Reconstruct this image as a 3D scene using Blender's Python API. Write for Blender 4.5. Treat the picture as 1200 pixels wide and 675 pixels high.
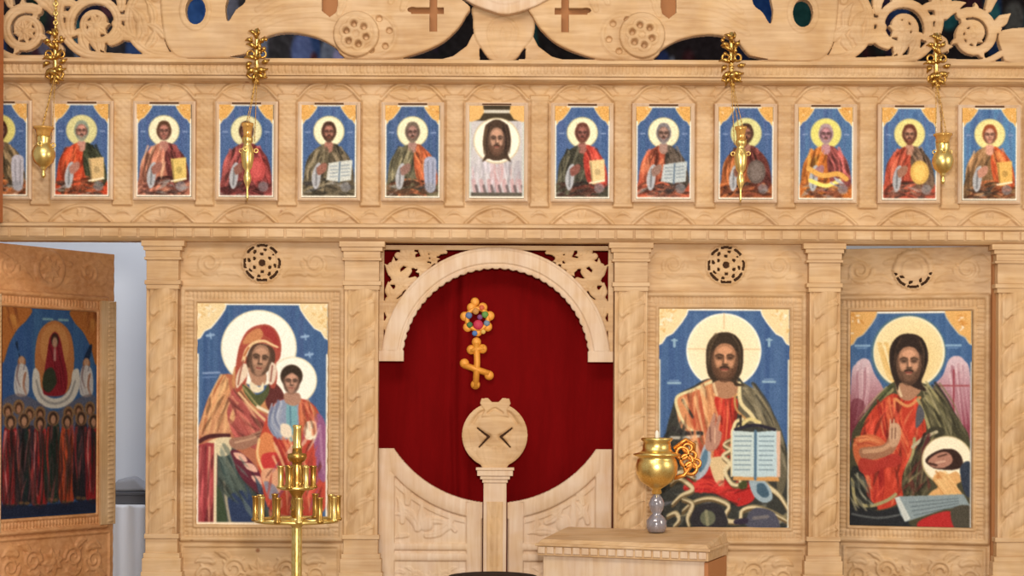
import bpy, bmesh, math, random
import numpy as np
from mathutils import Vector, Matrix
random.seed(7); rng = np.random.default_rng(7)
for o in list(bpy.data.objects): bpy.data.objects.remove(o)
C = bpy.context.scene.collection
PI = math.pi

# ---------------------------------------------------------------- camera, light, exposure
# one metre is 240 photo pixels on the carved screen (plane Y=0); the lens is 8 m in front of it
D = 8.0; PPM = 240.0; EYE = 1.554; HY = 470.0
cam_d = bpy.data.cameras.new('camera'); cam = bpy.data.objects.new('camera', cam_d); C.objects.link(cam)
cam_d.sensor_width = 36.0; cam_d.lens = 36.0 * D * PPM / 1200.0
cam_d.shift_y = (HY - 337.5) / 1200.0
cam_d.clip_end = 100
cam.matrix_world = Matrix.Translation((0, -D, EYE)) @ Matrix.Rotation(math.radians(90), 4, 'X') @ Matrix.Rotation(math.radians(0.26), 4, 'Z')
bpy.context.scene.camera = cam
sc = bpy.context.scene
sc.view_settings.view_transform = 'Standard'; sc.view_settings.look = 'None'
sc.view_settings.gamma = 1; sc.view_settings.use_curve_mapping = False
sc.view_settings.exposure = 0.0

w = bpy.data.worlds.new('world'); sc.world = w; w.use_nodes = True
bg = w.node_tree.nodes['Background']; bg.inputs[0].default_value = (1.0, 0.95, 0.88, 1); bg.inputs[1].default_value = 0.40

def area(name, loc, target, size, power, col):
    d = bpy.data.lights.new(name, 'AREA'); d.shape = 'RECTANGLE'; d.size = size[0]; d.size_y = size[1]
    d.energy = power; d.color = col
    o = bpy.data.objects.new(name, d); C.objects.link(o); o.location = loc
    o.rotation_euler = (Vector(target) - Vector(loc)).to_track_quat('-Z', 'Y').to_euler(); return o
area('nave_flash', (0.1, -7.6, 2.1), (0, 0, 2.1), (0.35, 0.35), 250, (1.0, 0.95, 0.88))
area('nave_lamps', (-1.0, -4.5, 4.9), (0, 0, 1.8), (3.0, 1.2), 110, (1.0, 0.90, 0.76))
area('nave_fill_right', (4.7, -3.2, 2.9), (1.8, 0, 2.2), (1.2, 1.8), 60, (1.0, 0.90, 0.72))  # unseen warm area light added to brighten the right side
area('altar_daylight_fill', (-2.0, 1.9, 4.3), (-2.6, 3.1, 1.6), (1.2, 0.6), 46, (0.86, 0.92, 1.0))  # unseen bluish area light, added as daylight on the altar wall
area('altar_lamp', (1.5, 1.2, 4.6), (0.5, 3.1, 3.6), (1.2, 0.6), 5, (1.0, 0.85, 0.75))

# ---------------------------------------------------------------- helpers
def X(px, Y=0.0): return (px - 600.0) / PPM * (D + Y) / D
def Z(py, Y=0.0): return EYE + (HY - py) / PPM * (D + Y) / D
def L(px, Y=0.0): return px / PPM * (D + Y) / D
def lin(c):
    c = np.asarray(c, float) / 255.0
    return np.where(c <= 0.04045, c / 12.92, ((c + 0.055) / 1.055) ** 2.4)

def mat(name, col, rough=0.6, metal=0.0, **kw):
    m = bpy.data.materials.new(name); m.use_nodes = True
    b = m.node_tree.nodes['Principled BSDF']
    b.inputs['Base Color'].default_value = (*lin(col), 1); b.inputs['Roughness'].default_value = rough
    b.inputs['Metallic'].default_value = metal
    for k, v in kw.items(): b.inputs[k].default_value = v
    return m

def wood(name, c1, c2, grain='X', knots=True, rough=0.55):
    m = bpy.data.materials.new(name); m.use_nodes = True; nt = m.node_tree; N = nt.nodes; K = nt.links
    b = N['Principled BSDF']; b.inputs['Roughness'].default_value = rough; b.inputs['Specular IOR Level'].default_value = .3
    g = N.new('ShaderNodeNewGeometry'); mp = N.new('ShaderNodeMapping')
    K.new(g.outputs['Position'], mp.inputs['Vector'])
    mp.inputs['Scale'].default_value = (1.6, 20, 20) if grain == 'X' else (20, 20, 1.6)
    n1 = N.new('ShaderNodeTexNoise'); n1.inputs['Scale'].default_value = 2.0; n1.inputs['Detail'].default_value = 6; n1.inputs['Distortion'].default_value = 0.6
    K.new(mp.outputs[0], n1.inputs['Vector'])
    n2 = N.new('ShaderNodeTexNoise'); n2.inputs['Scale'].default_value = 5.0; n2.inputs['Detail'].default_value = 3
    K.new(g.outputs['Position'], n2.inputs['Vector'])
    mx = N.new('ShaderNodeMix'); mx.data_type = 'FLOAT'; mx.inputs[0].default_value = 0.45
    K.new(n1.outputs['Fac'], mx.inputs[2]); K.new(n2.outputs['Fac'], mx.inputs[3])
    r = N.new('ShaderNodeValToRGB'); K.new(mx.outputs[0], r.inputs['Fac'])
    r.color_ramp.elements[0].position = 0.36; r.color_ramp.elements[0].color = (*lin(c2), 1)
    r.color_ramp.elements[1].position = 0.62; r.color_ramp.elements[1].color = (*lin(c1), 1)
    out = r.outputs['Color']
    n3 = N.new('ShaderNodeTexNoise'); n3.inputs['Scale'].default_value = 9; n3.inputs['Detail'].default_value = 2; K.new(g.outputs['Position'], n3.inputs['Vector'])
    m3 = N.new('ShaderNodeMix'); m3.data_type = 'RGBA'; m3.blend_type = 'MULTIPLY'; m3.inputs[0].default_value = 1; r3 = N.new('ShaderNodeValToRGB'); K.new(n3.outputs['Fac'], r3.inputs['Fac'])
    for e, p_, q_ in ((r3.color_ramp.elements[0], 0.36, (.96, .89, .80, 1)), (r3.color_ramp.elements[1], .62, (1, .98, 1, 1))): e.position = p_; e.color = q_
    K.new(out, m3.inputs[6]); K.new(r3.outputs['Color'], m3.inputs[7]); out = m3.outputs[2]
    if knots:
        v = N.new('ShaderNodeTexVoronoi'); v.inputs['Scale'].default_value = 3.1; K.new(g.outputs['Position'], v.inputs['Vector'])
        kr = N.new('ShaderNodeValToRGB'); K.new(v.outputs['Distance'], kr.inputs['Fac'])
        kr.color_ramp.elements[0].position = 0.018; kr.color_ramp.elements[0].color = (*lin((172, 118, 70)), 1)
        kr.color_ramp.elements[1].position = 0.045; kr.color_ramp.elements[1].color = (1, 1, 1, 1)
        mm = N.new('ShaderNodeMix'); mm.data_type = 'RGBA'; mm.blend_type = 'MULTIPLY'; mm.inputs[0].default_value = 0.8
        K.new(out, mm.inputs[6]); K.new(kr.outputs['Color'], mm.inputs[7]); out = mm.outputs[2]
    K.new(out, b.inputs['Base Color'])
    bp = N.new('ShaderNodeBump'); bp.inputs['Strength'].default_value = 0.25; bp.inputs['Distance'].default_value = 0.004
    K.new(n1.outputs['Fac'], bp.inputs['Height']); K.new(bp.outputs[0], b.inputs['Normal'])
    return m

WOOD = wood('carved_lime_wood', (214, 182, 140), (187, 151, 109))
WOODV = wood('carved_lime_wood_upright', (215, 182, 139), (185, 148, 104), 'Z')
PALE = wood('pale_planed_wood', (220, 197, 170), (205, 174, 142), 'Z', False)
RECESS_BROWN = mat('recess_shade_brown', (168, 112, 64), .7)  # shade of recesses and gaps put into a brown tone
DOORW = wood('dim_door_wood', (212, 158, 108), (186, 128, 80), 'X')  # left door's dimmer look, from its angle, put into the colour
BACK = mat('carve_shade_board', (92, 60, 36), 0.9)  # shade of deep carving put into a dark colour

def brass_mat(name, c1, c2, rough=0.24):
    m = mat(name, c1, rough, 1.0); nt = m.node_tree; b = nt.nodes['Principled BSDF']
    n = nt.nodes.new('ShaderNodeTexNoise'); n.inputs['Scale'].default_value = 60; n.inputs['Detail'].default_value = 3
    r = nt.nodes.new('ShaderNodeValToRGB'); nt.links.new(n.outputs['Fac'], r.inputs['Fac'])
    r.color_ramp.elements[0].color = (*lin(c2), 1); r.color_ramp.elements[1].color = (*lin(c1), 1)
    r.color_ramp.elements[0].position = .35; r.color_ramp.elements[1].position = .6
    nt.links.new(r.outputs['Color'], b.inputs['Base Color']); return m
BRASS = brass_mat('polished_brass', (246, 222, 146), (226, 184, 96), .33)
OLDBRASS = brass_mat('worn_brass', (214, 172, 92), (158, 108, 48), 0.3)
SILVER = mat('silver_metal', (200, 200, 205), 0.2, 1.0)
WAX = mat('white_wax', (240, 232, 215), 0.5)
RED = mat('red_glass', (150, 20, 20), 0.15)
BLACK = mat('black_lacquer', (20, 15, 17), 0.6, 0.0, **{'Specular IOR Level': .1})

def paint_mat(name, rough=0.6):
    m = bpy.data.materials.new(name); m.use_nodes = True; nt = m.node_tree; b = nt.nodes['Principled BSDF']
    a = nt.nodes.new('ShaderNodeAttribute'); a.attribute_name = 'paint'
    nt.links.new(a.outputs['Color'], b.inputs['Base Color']); b.inputs['Roughness'].default_value = rough
    b.inputs['Specular IOR Level'].default_value = 0.12
    return m
PAINT = paint_mat('icon_paint'); FRESCO = paint_mat('mural_paint', 0.9)

def link(name, me, m, parent=None):
    o = bpy.data.objects.new(name, me); C.objects.link(o)
    if m is not None and not me.materials: me.materials.append(m)
    if parent is not None: o.parent = parent
    return o
def tag(o, label=None, cat=None, group=None, kind=None):
    if label: o['label'] = label
    if cat: o['category'] = cat
    if group: o['group'] = group
    if kind: o['kind'] = kind
    return o
def thing(name, loc, label, cat, group=None, kind=None):
    o = bpy.data.objects.new(name, None); C.objects.link(o); o.location = loc; o.empty_display_size = .05
    return tag(o, label, cat, group, kind)

class MB:
    """collects geometry in world coordinates"""
    def __init__(s): s.v = []; s.f = []; s.sm = []
    def add(s, vs, fs, smooth=False):
        b = len(s.v); s.v += [tuple(v) for v in vs]
        for f in fs: s.f.append(tuple(b + i for i in f)); s.sm.append(smooth)
    def box(s, x0, x1, y0, y1, z0, z1):
        if x0 > x1: x0, x1 = x1, x0
        if y0 > y1: y0, y1 = y1, y0
        if z0 > z1: z0, z1 = z1, z0
        s.add([(x0,y0,z0),(x1,y0,z0),(x1,y1,z0),(x0,y1,z0),(x0,y0,z1),(x1,y0,z1),(x1,y1,z1),(x0,y1,z1)],
              [(0,3,2,1),(4,5,6,7),(0,1,5,4),(1,2,6,5),(2,3,7,6),(3,0,4,7)])
    def pbox(s, px0, px1, py0, py1, yf, yb):            # box given by its front face in photo pixels
        s.box(X(px0, yf), X(px1, yf), yf, yb, Z(py1, yf), Z(py0, yf))
    def extrude_x(s, prof, x0, x1, smooth=False):       # prof: list of (y,z) closed
        n = len(prof)
        s.add([(x0, y, z) for y, z in prof] + [(x1, y, z) for y, z in prof],
              [(i, (i+1) % n, n + (i+1) % n, n + i) for i in range(n)] + [tuple(range(n))[::-1], tuple(range(n, 2*n))], smooth)
    def tube(s, pts, r, n=8, r1=None):
        pts = [Vector(p) for p in pts]; m = len(pts); vs = []
        up = Vector((0.13, 0.2, 1)).normalized()
        for i, p in enumerate(pts):
            t = (pts[min(i+1, m-1)] - pts[max(i-1, 0)]).normalized()
            a = t.cross(up)
            if a.length < .15: a = t.cross(Vector((1, 0, 0)))
            a.normalize(); b = t.cross(a)
            rr = r if r1 is None else r + (r1 - r) * i / (m-1)
            if callable(r): rr = r(i / (m-1))
            for k in range(n):
                q = 2*PI*k/n; vs.append(p + a*math.cos(q)*rr + b*math.sin(q)*rr)
        fs = [(i*n+k, i*n+(k+1) % n, (i+1)*n+(k+1) % n, (i+1)*n+k) for i in range(m-1) for k in range(n)]
        fs += [tuple(range(n))[::-1], tuple(range((m-1)*n, m*n))]
        s.add(vs, fs, True)
    def lathe(s, c, prof, n=24):                        # prof: (r, z) rows, bottom to top, about vertical through c
        vs = [(c[0] + max(r, 1e-4)*math.cos(2*PI*k/n), c[1] + max(r, 1e-4)*math.sin(2*PI*k/n), c[2] + z) for r, z in prof for k in range(n)]
        m = len(prof)
        fs = [(i*n+k, i*n+(k+1) % n, (i+1)*n+(k+1) % n, (i+1)*n+k) for i in range(m-1) for k in range(n)]
        fs += [tuple(range(n))[::-1], tuple(range((m-1)*n, m*n))]
        s.add(vs, fs, True)
    def ball(s, c, r, n=10, sx=1, sy=1, sz=1):
        prof = [(math.sin(PI*i/n), -math.cos(PI*i/n)) for i in range(n+1)]
        k = len(s.v); s.lathe((0, 0, 0), prof, 12)
        for i in range(k, len(s.v)):
            v = s.v[i]; s.v[i] = (c[0] + v[0]*r*sx, c[1] + v[1]*r*sy, c[2] + v[2]*r*sz)
    def torus(s, c, R, r, axis='Y', n=20, m=6, sx=1):
        vs = []
        for i in range(n):
            a = 2*PI*i/n
            for j in range(m):
                b = 2*PI*j/m; q = R + r*math.cos(b); h = r*math.sin(b)
                p = (q*math.cos(a)*sx, h, q*math.sin(a)) if axis == 'Y' else ((q*math.cos(a)*sx, q*math.sin(a), h) if axis == 'Z' else (h, q*math.cos(a), q*math.sin(a)))
                vs.append((c[0]+p[0], c[1]+p[1], c[2]+p[2]))
        s.add(vs, [(i*m+j, ((i+1) % n)*m+j, ((i+1) % n)*m+(j+1) % m, i*m+(j+1) % m) for i in range(n) for j in range(m)], True)
    def build(s, name, m, parent=None, bevel=0, seg=2):
        o0 = Vector(parent.location) if (parent is not None and parent.type == 'EMPTY') else (Vector(parent['_o']) if parent is not None else Vector((0, 0, 0)))
        if parent is None:
            a = np.array(s.v); o0 = Vector(((a[:,0].min()+a[:,0].max())/2, (a[:,1].min()+a[:,1].max())/2, a[:,2].min()))
        me = bpy.data.meshes.new(name)
        me.from_pydata([(v[0]-o0.x, v[1]-o0.y, v[2]-o0.z) for v in s.v], [], s.f)
        me.polygons.foreach_set('use_smooth', s.sm)
        bm = bmesh.new(); bm.from_mesh(me); bmesh.ops.recalc_face_normals(bm, faces=bm.faces); bm.to_mesh(me); bm.free()
        o = link(name, me, m, parent)
        if parent is None: o.location = o0
        o['_o'] = tuple(o0)
        if bevel:
            b = o.modifiers.new('bevel', 'BEVEL'); b.width = bevel; b.segments = seg; b.limit_method = 'ANGLE'; b.angle_limit = math.radians(40)
        return o

# ---------------------------------------------------------------- rasters: carved height fields and painted panels
def spline(P, closed=False, n=6):
    P = [np.array(p, float) for p in P]; m = len(P); out = []
    rngi = range(m if closed else m-1)
    for i in rngi:
        p0 = P[(i-1) % m] if closed or i > 0 else P[i]; p1 = P[i]; p2 = P[(i+1) % m]
        p3 = P[(i+2) % m] if closed or i+2 < m else P[(i+1) % m]
        for k in range(n):
            t = k/n; out.append(.5*((2*p1)+(-p0+p2)*t+(2*p0-5*p1+4*p2-p3)*t*t+(-p0+3*p1-3*p2+p3)*t**3))
    if not closed: out.append(P[-1])
    return np.array(out)
def blur(a, k=1):
    for _ in range(k):
        p = np.pad(a, ((1, 1), (0, 0)) + ((0, 0),)*(a.ndim-2), 'edge'); a = (p[:-2] + 2*p[1:-1] + p[2:])/4
        p = np.pad(a, ((0, 0), (1, 1)) + ((0, 0),)*(a.ndim-2), 'edge'); a = (p[:, :-2] + 2*p[:, 1:-1] + p[:, 2:])/4
    return a
class Ras:
    def __init__(s, x0, y0, x1, y1, res):
        s.x0, s.y0, s.x1, s.y1 = x0, y0, x1, y1
        s.nx = int(round((x1-x0)*res))+1; s.ny = int(round((y1-y0)*res))+1
        s.gx, s.gy = np.meshgrid(np.linspace(x0, x1, s.nx), np.linspace(y0, y1, s.ny)); s.res = res
    def win(s, ax, ay, bx, by):
        i0 = max(0, int((ax-s.x0)*s.res)-2); i1 = min(s.nx, int((bx-s.x0)*s.res)+4)
        j0 = max(0, int((ay-s.y0)*s.res)-2); j1 = min(s.ny, int((by-s.y0)*s.res)+4)
        if i1 <= i0 or j1 <= j0: return None
        return (slice(j0, j1), slice(i0, i1))
    def m_poly(s, pts, smooth=True, soft=1):
        P = spline(pts, True, 5) if smooth else np.array(pts, float)
        w = s.win(P[:,0].min()-2, P[:,1].min()-2, P[:,0].max()+2, P[:,1].max()+2)
        if w is None: return None
        gx, gy = s.gx[w], s.gy[w]; ins = np.zeros(gx.shape, bool); n = len(P)
        for i in range(n):
            xa, ya = P[i]; xb, yb = P[(i+1) % n]
            if ya == yb: continue
            c = ((ya > gy) != (yb > gy)) & (gx < (xb-xa)*(gy-ya)/(yb-ya)+xa); ins ^= c
        return w, blur(ins.astype(float), soft) if soft else ins.astype(float)
    def m_ell(s, cx, cy, rx, ry, rot=0, soft=.6):
        R = max(rx, ry)+2; w = s.win(cx-R, cy-R, cx+R, cy+R)
        if w is None: return None
        a = math.radians(rot); dx = s.gx[w]-cx; dy = s.gy[w]-cy
        u = dx*math.cos(a)+dy*math.sin(a); v = -dx*math.sin(a)+dy*math.cos(a)
        q = np.sqrt((u/rx)**2+(v/ry)**2); return w, np.clip(.5-(q-1)*min(rx, ry)/(2*soft), 0, 1)
    def d_line(s, pts, r0, r1=None, rm=None, smooth=True, pad=2):
        """normalised distance q (0 axis, 1 edge) with taper r0 -> rm -> r1"""
        P = spline(pts, False, 6) if smooth and len(pts) > 2 else np.array(pts, float)
        r1 = r0 if r1 is None else r1; R = max(r0, r1, rm or 0)+pad
        w = s.win(P[:,0].min()-R, P[:,1].min()-R, P[:,0].max()+R, P[:,1].max()+R)
        if w is None: return None
        gx, gy = s.gx[w], s.gy[w]; best = np.full(gx.shape, 1e9); bd = np.full(gx.shape, 1e9); n = len(P)-1
        for i in range(n):
            ax, ay = P[i]; ex, ey = P[i+1][0]-ax, P[i+1][1]-ay; q = ex*ex+ey*ey+1e-9
            t = np.clip(((gx-ax)*ex+(gy-ay)*ey)/q, 0, 1); d = np.hypot(gx-ax-t*ex, gy-ay-t*ey)
            u = (i+t)/n
            r = (r0+(r1-r0)*u) if rm is None else np.where(u < .5, r0+(rm-r0)*u*2, rm+(r1-rm)*(u*2-1))
            qn = d/np.maximum(r, .05); m = qn < best; best = np.where(m, qn, best); bd = np.where(m, d-r, bd)
        return w, best, bd

class Carve(Ras):
    def __init__(s, x0, y0, x1, y1, res=1.0, base=0.0, solid=True):
        super().__init__(x0, y0, x1, y1, res); s.H = np.full((s.ny, s.nx), float(base)); s.M = np.full((s.ny, s.nx), bool(solid))
    def _put(s, w, h, m, add=False):
        s.H[w] = s.H[w]+h*m if add else np.where(m > .02, np.maximum(s.H[w], h), s.H[w]); s.M[w] |= m > .5
    def stroke(s, pts, r, h, r1=None, rm=None, b=0.0, smooth=True, groove=0):
        k = s.d_line(pts, r, r1, rm, smooth)
        if k is None: return
        w, q, bd = k; p = np.sqrt(np.clip(1-q*q, 0, 1))
        hh = b+h*p
        if groove: hh = hh - groove*np.exp(-(q/.22)**2)
        s._put(w, hh, (q < 1).astype(float))
    def leaf(s, x, y, ang, ln, wd, h, b=0.0, bend=0.0):
        a = math.radians(ang); P = []
        for i in range(7):
            t = i/6; P.append((x+math.cos(a+bend*t)*ln*t, y-math.sin(a+bend*t)*ln*t))
        s.stroke(P, wd*.35, h, r1=.3, rm=wd*.5, b=b, groove=h*.35)
    def ring(s, cx, cy, R, r, h, b=0.0, ry=None):
        ry = ry or R
        P = [(cx+R*math.cos(2*PI*i/40), cy+ry*math.sin(2*PI*i/40)) for i in range(41)]
        s.stroke(P, r, h, b=b, smooth=False)
    def disc(s, cx, cy, R, h, b=0.0, ry=None, dome=True):
        w, m = s.m_ell(cx, cy, R, ry or R); q = np.clip(((s.gx[w]-cx)/R)**2+((s.gy[w]-cy)/(ry or R))**2, 0, 1)
        s._put(w, b+h*(np.sqrt(1-q) if dome else 1), m)
    def rosette(s, cx, cy, R, h, n=8, b=0.0):
        for k in range(n): s.leaf(cx, cy, 360*k/n+10, R, R*.62, h, b)
        s.disc(cx, cy, R*.28, h*.7, b+h*.6)
    def spiral(s, cx, cy, R, r, h, a0=0, turns=1.6, d=1, b=0.0, leaves=0, rend=.28):
        P = []
        for i in range(int(24*turns)+1):
            t = i/(24*turns); a = math.radians(a0)+d*2*PI*turns*t; q = R*(1-t*(1-rend)); P.append((cx+q*math.cos(a), cy-q*math.sin(a)))
        s.stroke(P, r, h, r1=r*.6, b=b, smooth=False, groove=h*.25)
        for k in range(leaves):
            i = int((k+.5)/leaves*len(P)*.7); x, y = P[i]; a = math.degrees(math.atan2(-(y-cy), x-cx))
            s.leaf(x, y, a+60*d, R*.42, R*.28, h*.9, b, bend=-.9*d)
    def body(s, pts, h, b=0.0, k=10, smooth=True):
        t = s.m_poly(pts, smooth, 1)
        if t is None: return
        w, m = t; d = blur(m, k); s._put(w, b+h*np.clip(d*1.15-.1, 0, 1), (m > .5).astype(float))
    def hole_poly(s, pts, smooth=True):
        t = s.m_poly(pts, smooth, 0)
        if t: s.M[t[0]] &= t[1] < .5
    def hole_ell(s, cx, cy, rx, ry, rot=0):
        t = s.m_ell(cx, cy, rx, ry, rot)
        if t: s.M[t[0]] &= t[1] < .5
    def cut(s, pts, r, depth, smooth=True):             # incised line
        k = s.d_line(pts, r, None, None, smooth)
        if k: s.H[k[0]] -= depth*np.exp(-k[1]**2)
    def mesh(s, name, m, Yb, thick=0.01, parent=None, soften=1, yplace=None):
        """front surface at Yb-H, back at Yb+thick"""
        H = blur(s.H, soften) if soften else s.H
        Yp = Yb if yplace is None else yplace
        cell = s.M[:-1, :-1] & s.M[1:, :-1] & s.M[:-1, 1:] & s.M[1:, 1:]
        idx = np.arange(s.nx*s.ny).reshape(s.ny, s.nx); n = s.nx*s.ny
        xs = (s.gx-600)/PPM*(D+Yp)/D; zs = EYE+(HY-s.gy)/PPM*(D+Yp)/D
        V = np.concatenate([np.stack([xs, Yb-H, zs], -1).reshape(-1, 3), np.stack([xs, np.full_like(xs, Yb+thick), zs], -1).reshape(-1, 3)])
        j, i = np.nonzero(cell); a = idx[j, i]; b = idx[j, i+1]; c = idx[j+1, i+1]; d = idx[j+1, i]
        F = [np.stack([a, d, c, b], 1), np.stack([a, b, c, d], 1)+n]
        pc = np.pad(cell, 1)
        for dj, di, e in ((-1, 0, (0, 0, 0, 1)), (1, 0, (1, 1, 1, 0)), (0, -1, (1, 0, 0, 0)), (0, 1, (0, 1, 1, 1))):
            m_ = cell & ~pc[1+dj:1+dj+cell.shape[0], 1+di:1+di+cell.shape[1]]
            jj, ii = np.nonzero(m_); p = idx[jj+e[0], ii+e[1]]; q = idx[jj+e[2], ii+e[3]]
            F.append(np.stack([p, q, q+n, p+n], 1))
        nf = len(F[0]); F = np.concatenate(F)
        used = np.zeros(2*n, bool); used[F.ravel()] = True; rm = np.cumsum(used)-1; V = V[used]; F = rm[F]
        if parent is not None: o0 = np.array(parent.location if parent.type == 'EMPTY' else parent['_o'])
        else: o0 = np.array([(V[:,0].min()+V[:,0].max())/2, Yb, V[:,2].min()])
        me = fast_mesh(name, V-o0, F, np.arange(len(F)) < nf)
        o = link(name, me, m, parent); o['_o'] = tuple(o0)
        if parent is None: o.location = o0
        return o
def fast_mesh(name, V, F, smooth=None):
    me = bpy.data.meshes.new(name); me.vertices.add(len(V)); me.vertices.foreach_set('co', V.astype(np.float32).ravel())
    me.loops.add(F.size); me.loops.foreach_set('vertex_index', F.astype(np.int32).ravel())
    me.polygons.add(len(F)); me.polygons.foreach_set('loop_start', np.arange(0, F.size, 4, dtype=np.int32))
    me.polygons.foreach_set('use_smooth', smooth if smooth is not None else np.zeros(len(F), bool))
    me.update(calc_edges=True); me.validate(); return me

class Pic(Ras):
    """a painted panel; colours are sRGB 0..255"""
    def __init__(s, x0, y0, x1, y1, res, bgc):
        super().__init__(x0, y0, x1, y1, res); s.A = np.zeros((s.ny, s.nx, 3)); s.A[:] = bgc
    def _mix(s, w, m, col, al=1.0):
        m = (m*al)[..., None]
        if callable(col): c = col(s.gx[w], s.gy[w])
        else: c = np.array(col, float)
        s.A[w] = s.A[w]*(1-m)+c*m
    def poly(s, pts, col, smooth=True, soft=1, al=1.0):
        t = s.m_poly(pts, smooth, soft)
        if t: s._mix(t[0], t[1], col, al)
    def ell(s, cx, cy, rx, ry, col, rot=0, soft=.7, al=1.0):
        t = s.m_ell(cx, cy, rx, ry, rot, soft)
        if t: s._mix(t[0], t[1], col, al)
    def line(s, pts, r, col, r1=None, rm=None, al=1.0, smooth=True, soft=.5):
        k = s.d_line(pts, r, r1, rm, smooth)
        if k: s._mix(k[0], np.clip(.5-k[2]/(2*soft), 0, 1), col, al)
    def strokes(s, pts, cols, n, r, jit=3, al=.6, seed=1):
        """n brush strokes parallel to pts, in random colours"""
        g = random.Random(seed)
        for k in range(n):
            dx, dy = g.uniform(-jit, jit), g.uniform(-jit, jit)
            s.line([(x+dx+g.uniform(-.6, .6), y+dy+g.uniform(-.6, .6)) for x, y in pts], r*g.uniform(.5, 1.2), g.choice(cols), r1=.3, al=al)
    def fold(s, pts, base, ang, n, ln, r, seed, spread=14, al=.6, hi=1.22, lo=.5, smooth=True, bend=.25, extra=()):
        t = s.m_poly(pts, smooth, 2)
        if not t: return
        w, m = t; A0 = s.A.copy(); g = random.Random(seed); base = np.array(base, float)
        cols = [base*lo, base*(lo+.2), base*.9, base*1.12, np.minimum(base*hi+16, 248), np.minimum(base*hi+16, 248)]+[np.array(e, float) for e in extra]
        xs = [p[0] for p in pts]; ys = [p[1] for p in pts]
        for k in range(n):
            x = g.uniform(min(xs), max(xs)); y = g.uniform(min(ys), max(ys)); an = math.radians(ang+g.uniform(-spread, spread)); b = g.uniform(-bend, bend); L_ = ln*g.uniform(.5, 1.2)
            P_ = [(x+math.cos(an+b*q)*L_*(q-.5), y-math.sin(an+b*q)*L_*(q-.5)) for q in (0, .33, .66, 1)]
            s.line(P_, .4, g.choice(cols), r1=.3, rm=r*g.uniform(.5, 1.3), al=al, soft=.8)
        mm = np.zeros(s.A.shape[:2]); mm[w] = m; mm = mm[..., None]; s.A = A0*(1-mm)+s.A*mm
    def soften(s, k=3): s.A = blur(s.A, k)
    def grain(s, amp=5, k=1):
        n = blur(rng.normal(0, 1, s.A.shape[:2]+(1,)), k); s.A += n/n.std()*amp
        s.A = np.clip(s.A, 3, 252)
    def mesh(s, name, Y, parent, thick=.008, mt=None, dim=1.0):
        gr = s.A.mean(-1, keepdims=True); s.A = 255*(np.clip(gr+(s.A-gr)*.87, 0, 255)/255)**1.12
        xs = (s.gx-600)/PPM*(D+Y)/D; zs = EYE+(HY-s.gy)/PPM*(D+Y)/D
        V = np.stack([xs, np.full_like(xs, Y), zs], -1).reshape(-1, 3); idx = np.arange(s.nx*s.ny).reshape(s.ny, s.nx)
        F = np.stack([idx[:-1, :-1], idx[1:, :-1], idx[1:, 1:], idx[:-1, 1:]], -1).reshape(-1, 4)
        # a board with real edges behind the painted face
        c = [idx[0, 0], idx[-1, 0], idx[-1, -1], idx[0, -1]]; nb = len(V); B = V[c].copy(); B[:, 1] += thick
        V = np.concatenate([V, B]); e = [nb, nb+1, nb+2, nb+3]
        F = np.concatenate([F, np.array([[e[3], e[2], e[1], e[0]]]+[[c[k], e[k], e[(k+1) % 4], c[(k+1) % 4]] for k in range(4)])])
        o0 = np.array(parent.location if parent.type == 'EMPTY' else parent['_o']) if parent is not None else np.array([xs.mean(), Y, zs.min()])
        me = fast_mesh(name, V-o0, F)
        col = np.ones((len(V), 4), np.float32); col[:s.nx*s.ny, :3] = lin(np.clip(s.A, 0, 255)).reshape(-1, 3)*dim
        col[s.nx*s.ny:, :3] = lin((150, 110, 70))
        at = me.color_attributes.new('paint', 'FLOAT_COLOR', 'POINT'); at.data.foreach_set('color', col.ravel())
        o = link(name, me, mt or PAINT, parent); o['_o'] = tuple(o0)
        if parent is None: o.location = o0
        return o
def vgrad(c0, c1, y0, y1):
    c0 = np.array(c0, float); c1 = np.array(c1, float)
    return lambda gx, gy: c0+(c1-c0)*np.clip((gy-y0)/(y1-y0), 0, 1)[..., None]
def rgrad(c0, c1, cx, cy, r):
    c0 = np.array(c0, float); c1 = np.array(c1, float)
    return lambda gx, gy: c0+(c1-c0)*np.clip(np.hypot(gx-cx, gy-cy)/r, 0, 1)[..., None]

# ---------------------------------------------------------------- the painted icons (pigment; the crowd icon also dimmed as in low light)
CREAM = (246, 238, 218); GOLD = (232, 190, 120); GOLDL = (243, 217, 165)
def corners(P, x0, y0, x1, y1, g0, g1, k=1.0, edge=CREAM):
    W_ = x1-x0
    for sgn, xx in ((1, x0), (-1, x1)):
        pts = [(0, 0), (.22, 0), (.205, .045), (.17, .10), (.13, .15), (.10, .185), (.05, .21), (.02, .26), (0, .27)]
        Q = [(xx+sgn*a*W_*k, y0+b*W_*k) for a, b in pts]
        P.line(Q[1:], 1.1*W_/155+.35, edge, smooth=False)
        P.poly(Q, g1, smooth=False)
        g = random.Random(int(xx*7)+int(y0))
        for t in range(26 if W_ > 90 else 9):
            a, b = g.uniform(.01, .17), g.uniform(.01, .2)
            if a/.2+b/.24 < .95:
                P.line([(xx+sgn*a*W_*k, y0+b*W_*k), (xx+sgn*(a+g.uniform(-.03, .03))*W_*k, y0+(b+g.uniform(-.03, .03))*W_*k)], W_/155*1.1, g0 if t % 3 else CREAM, al=.7)
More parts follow.
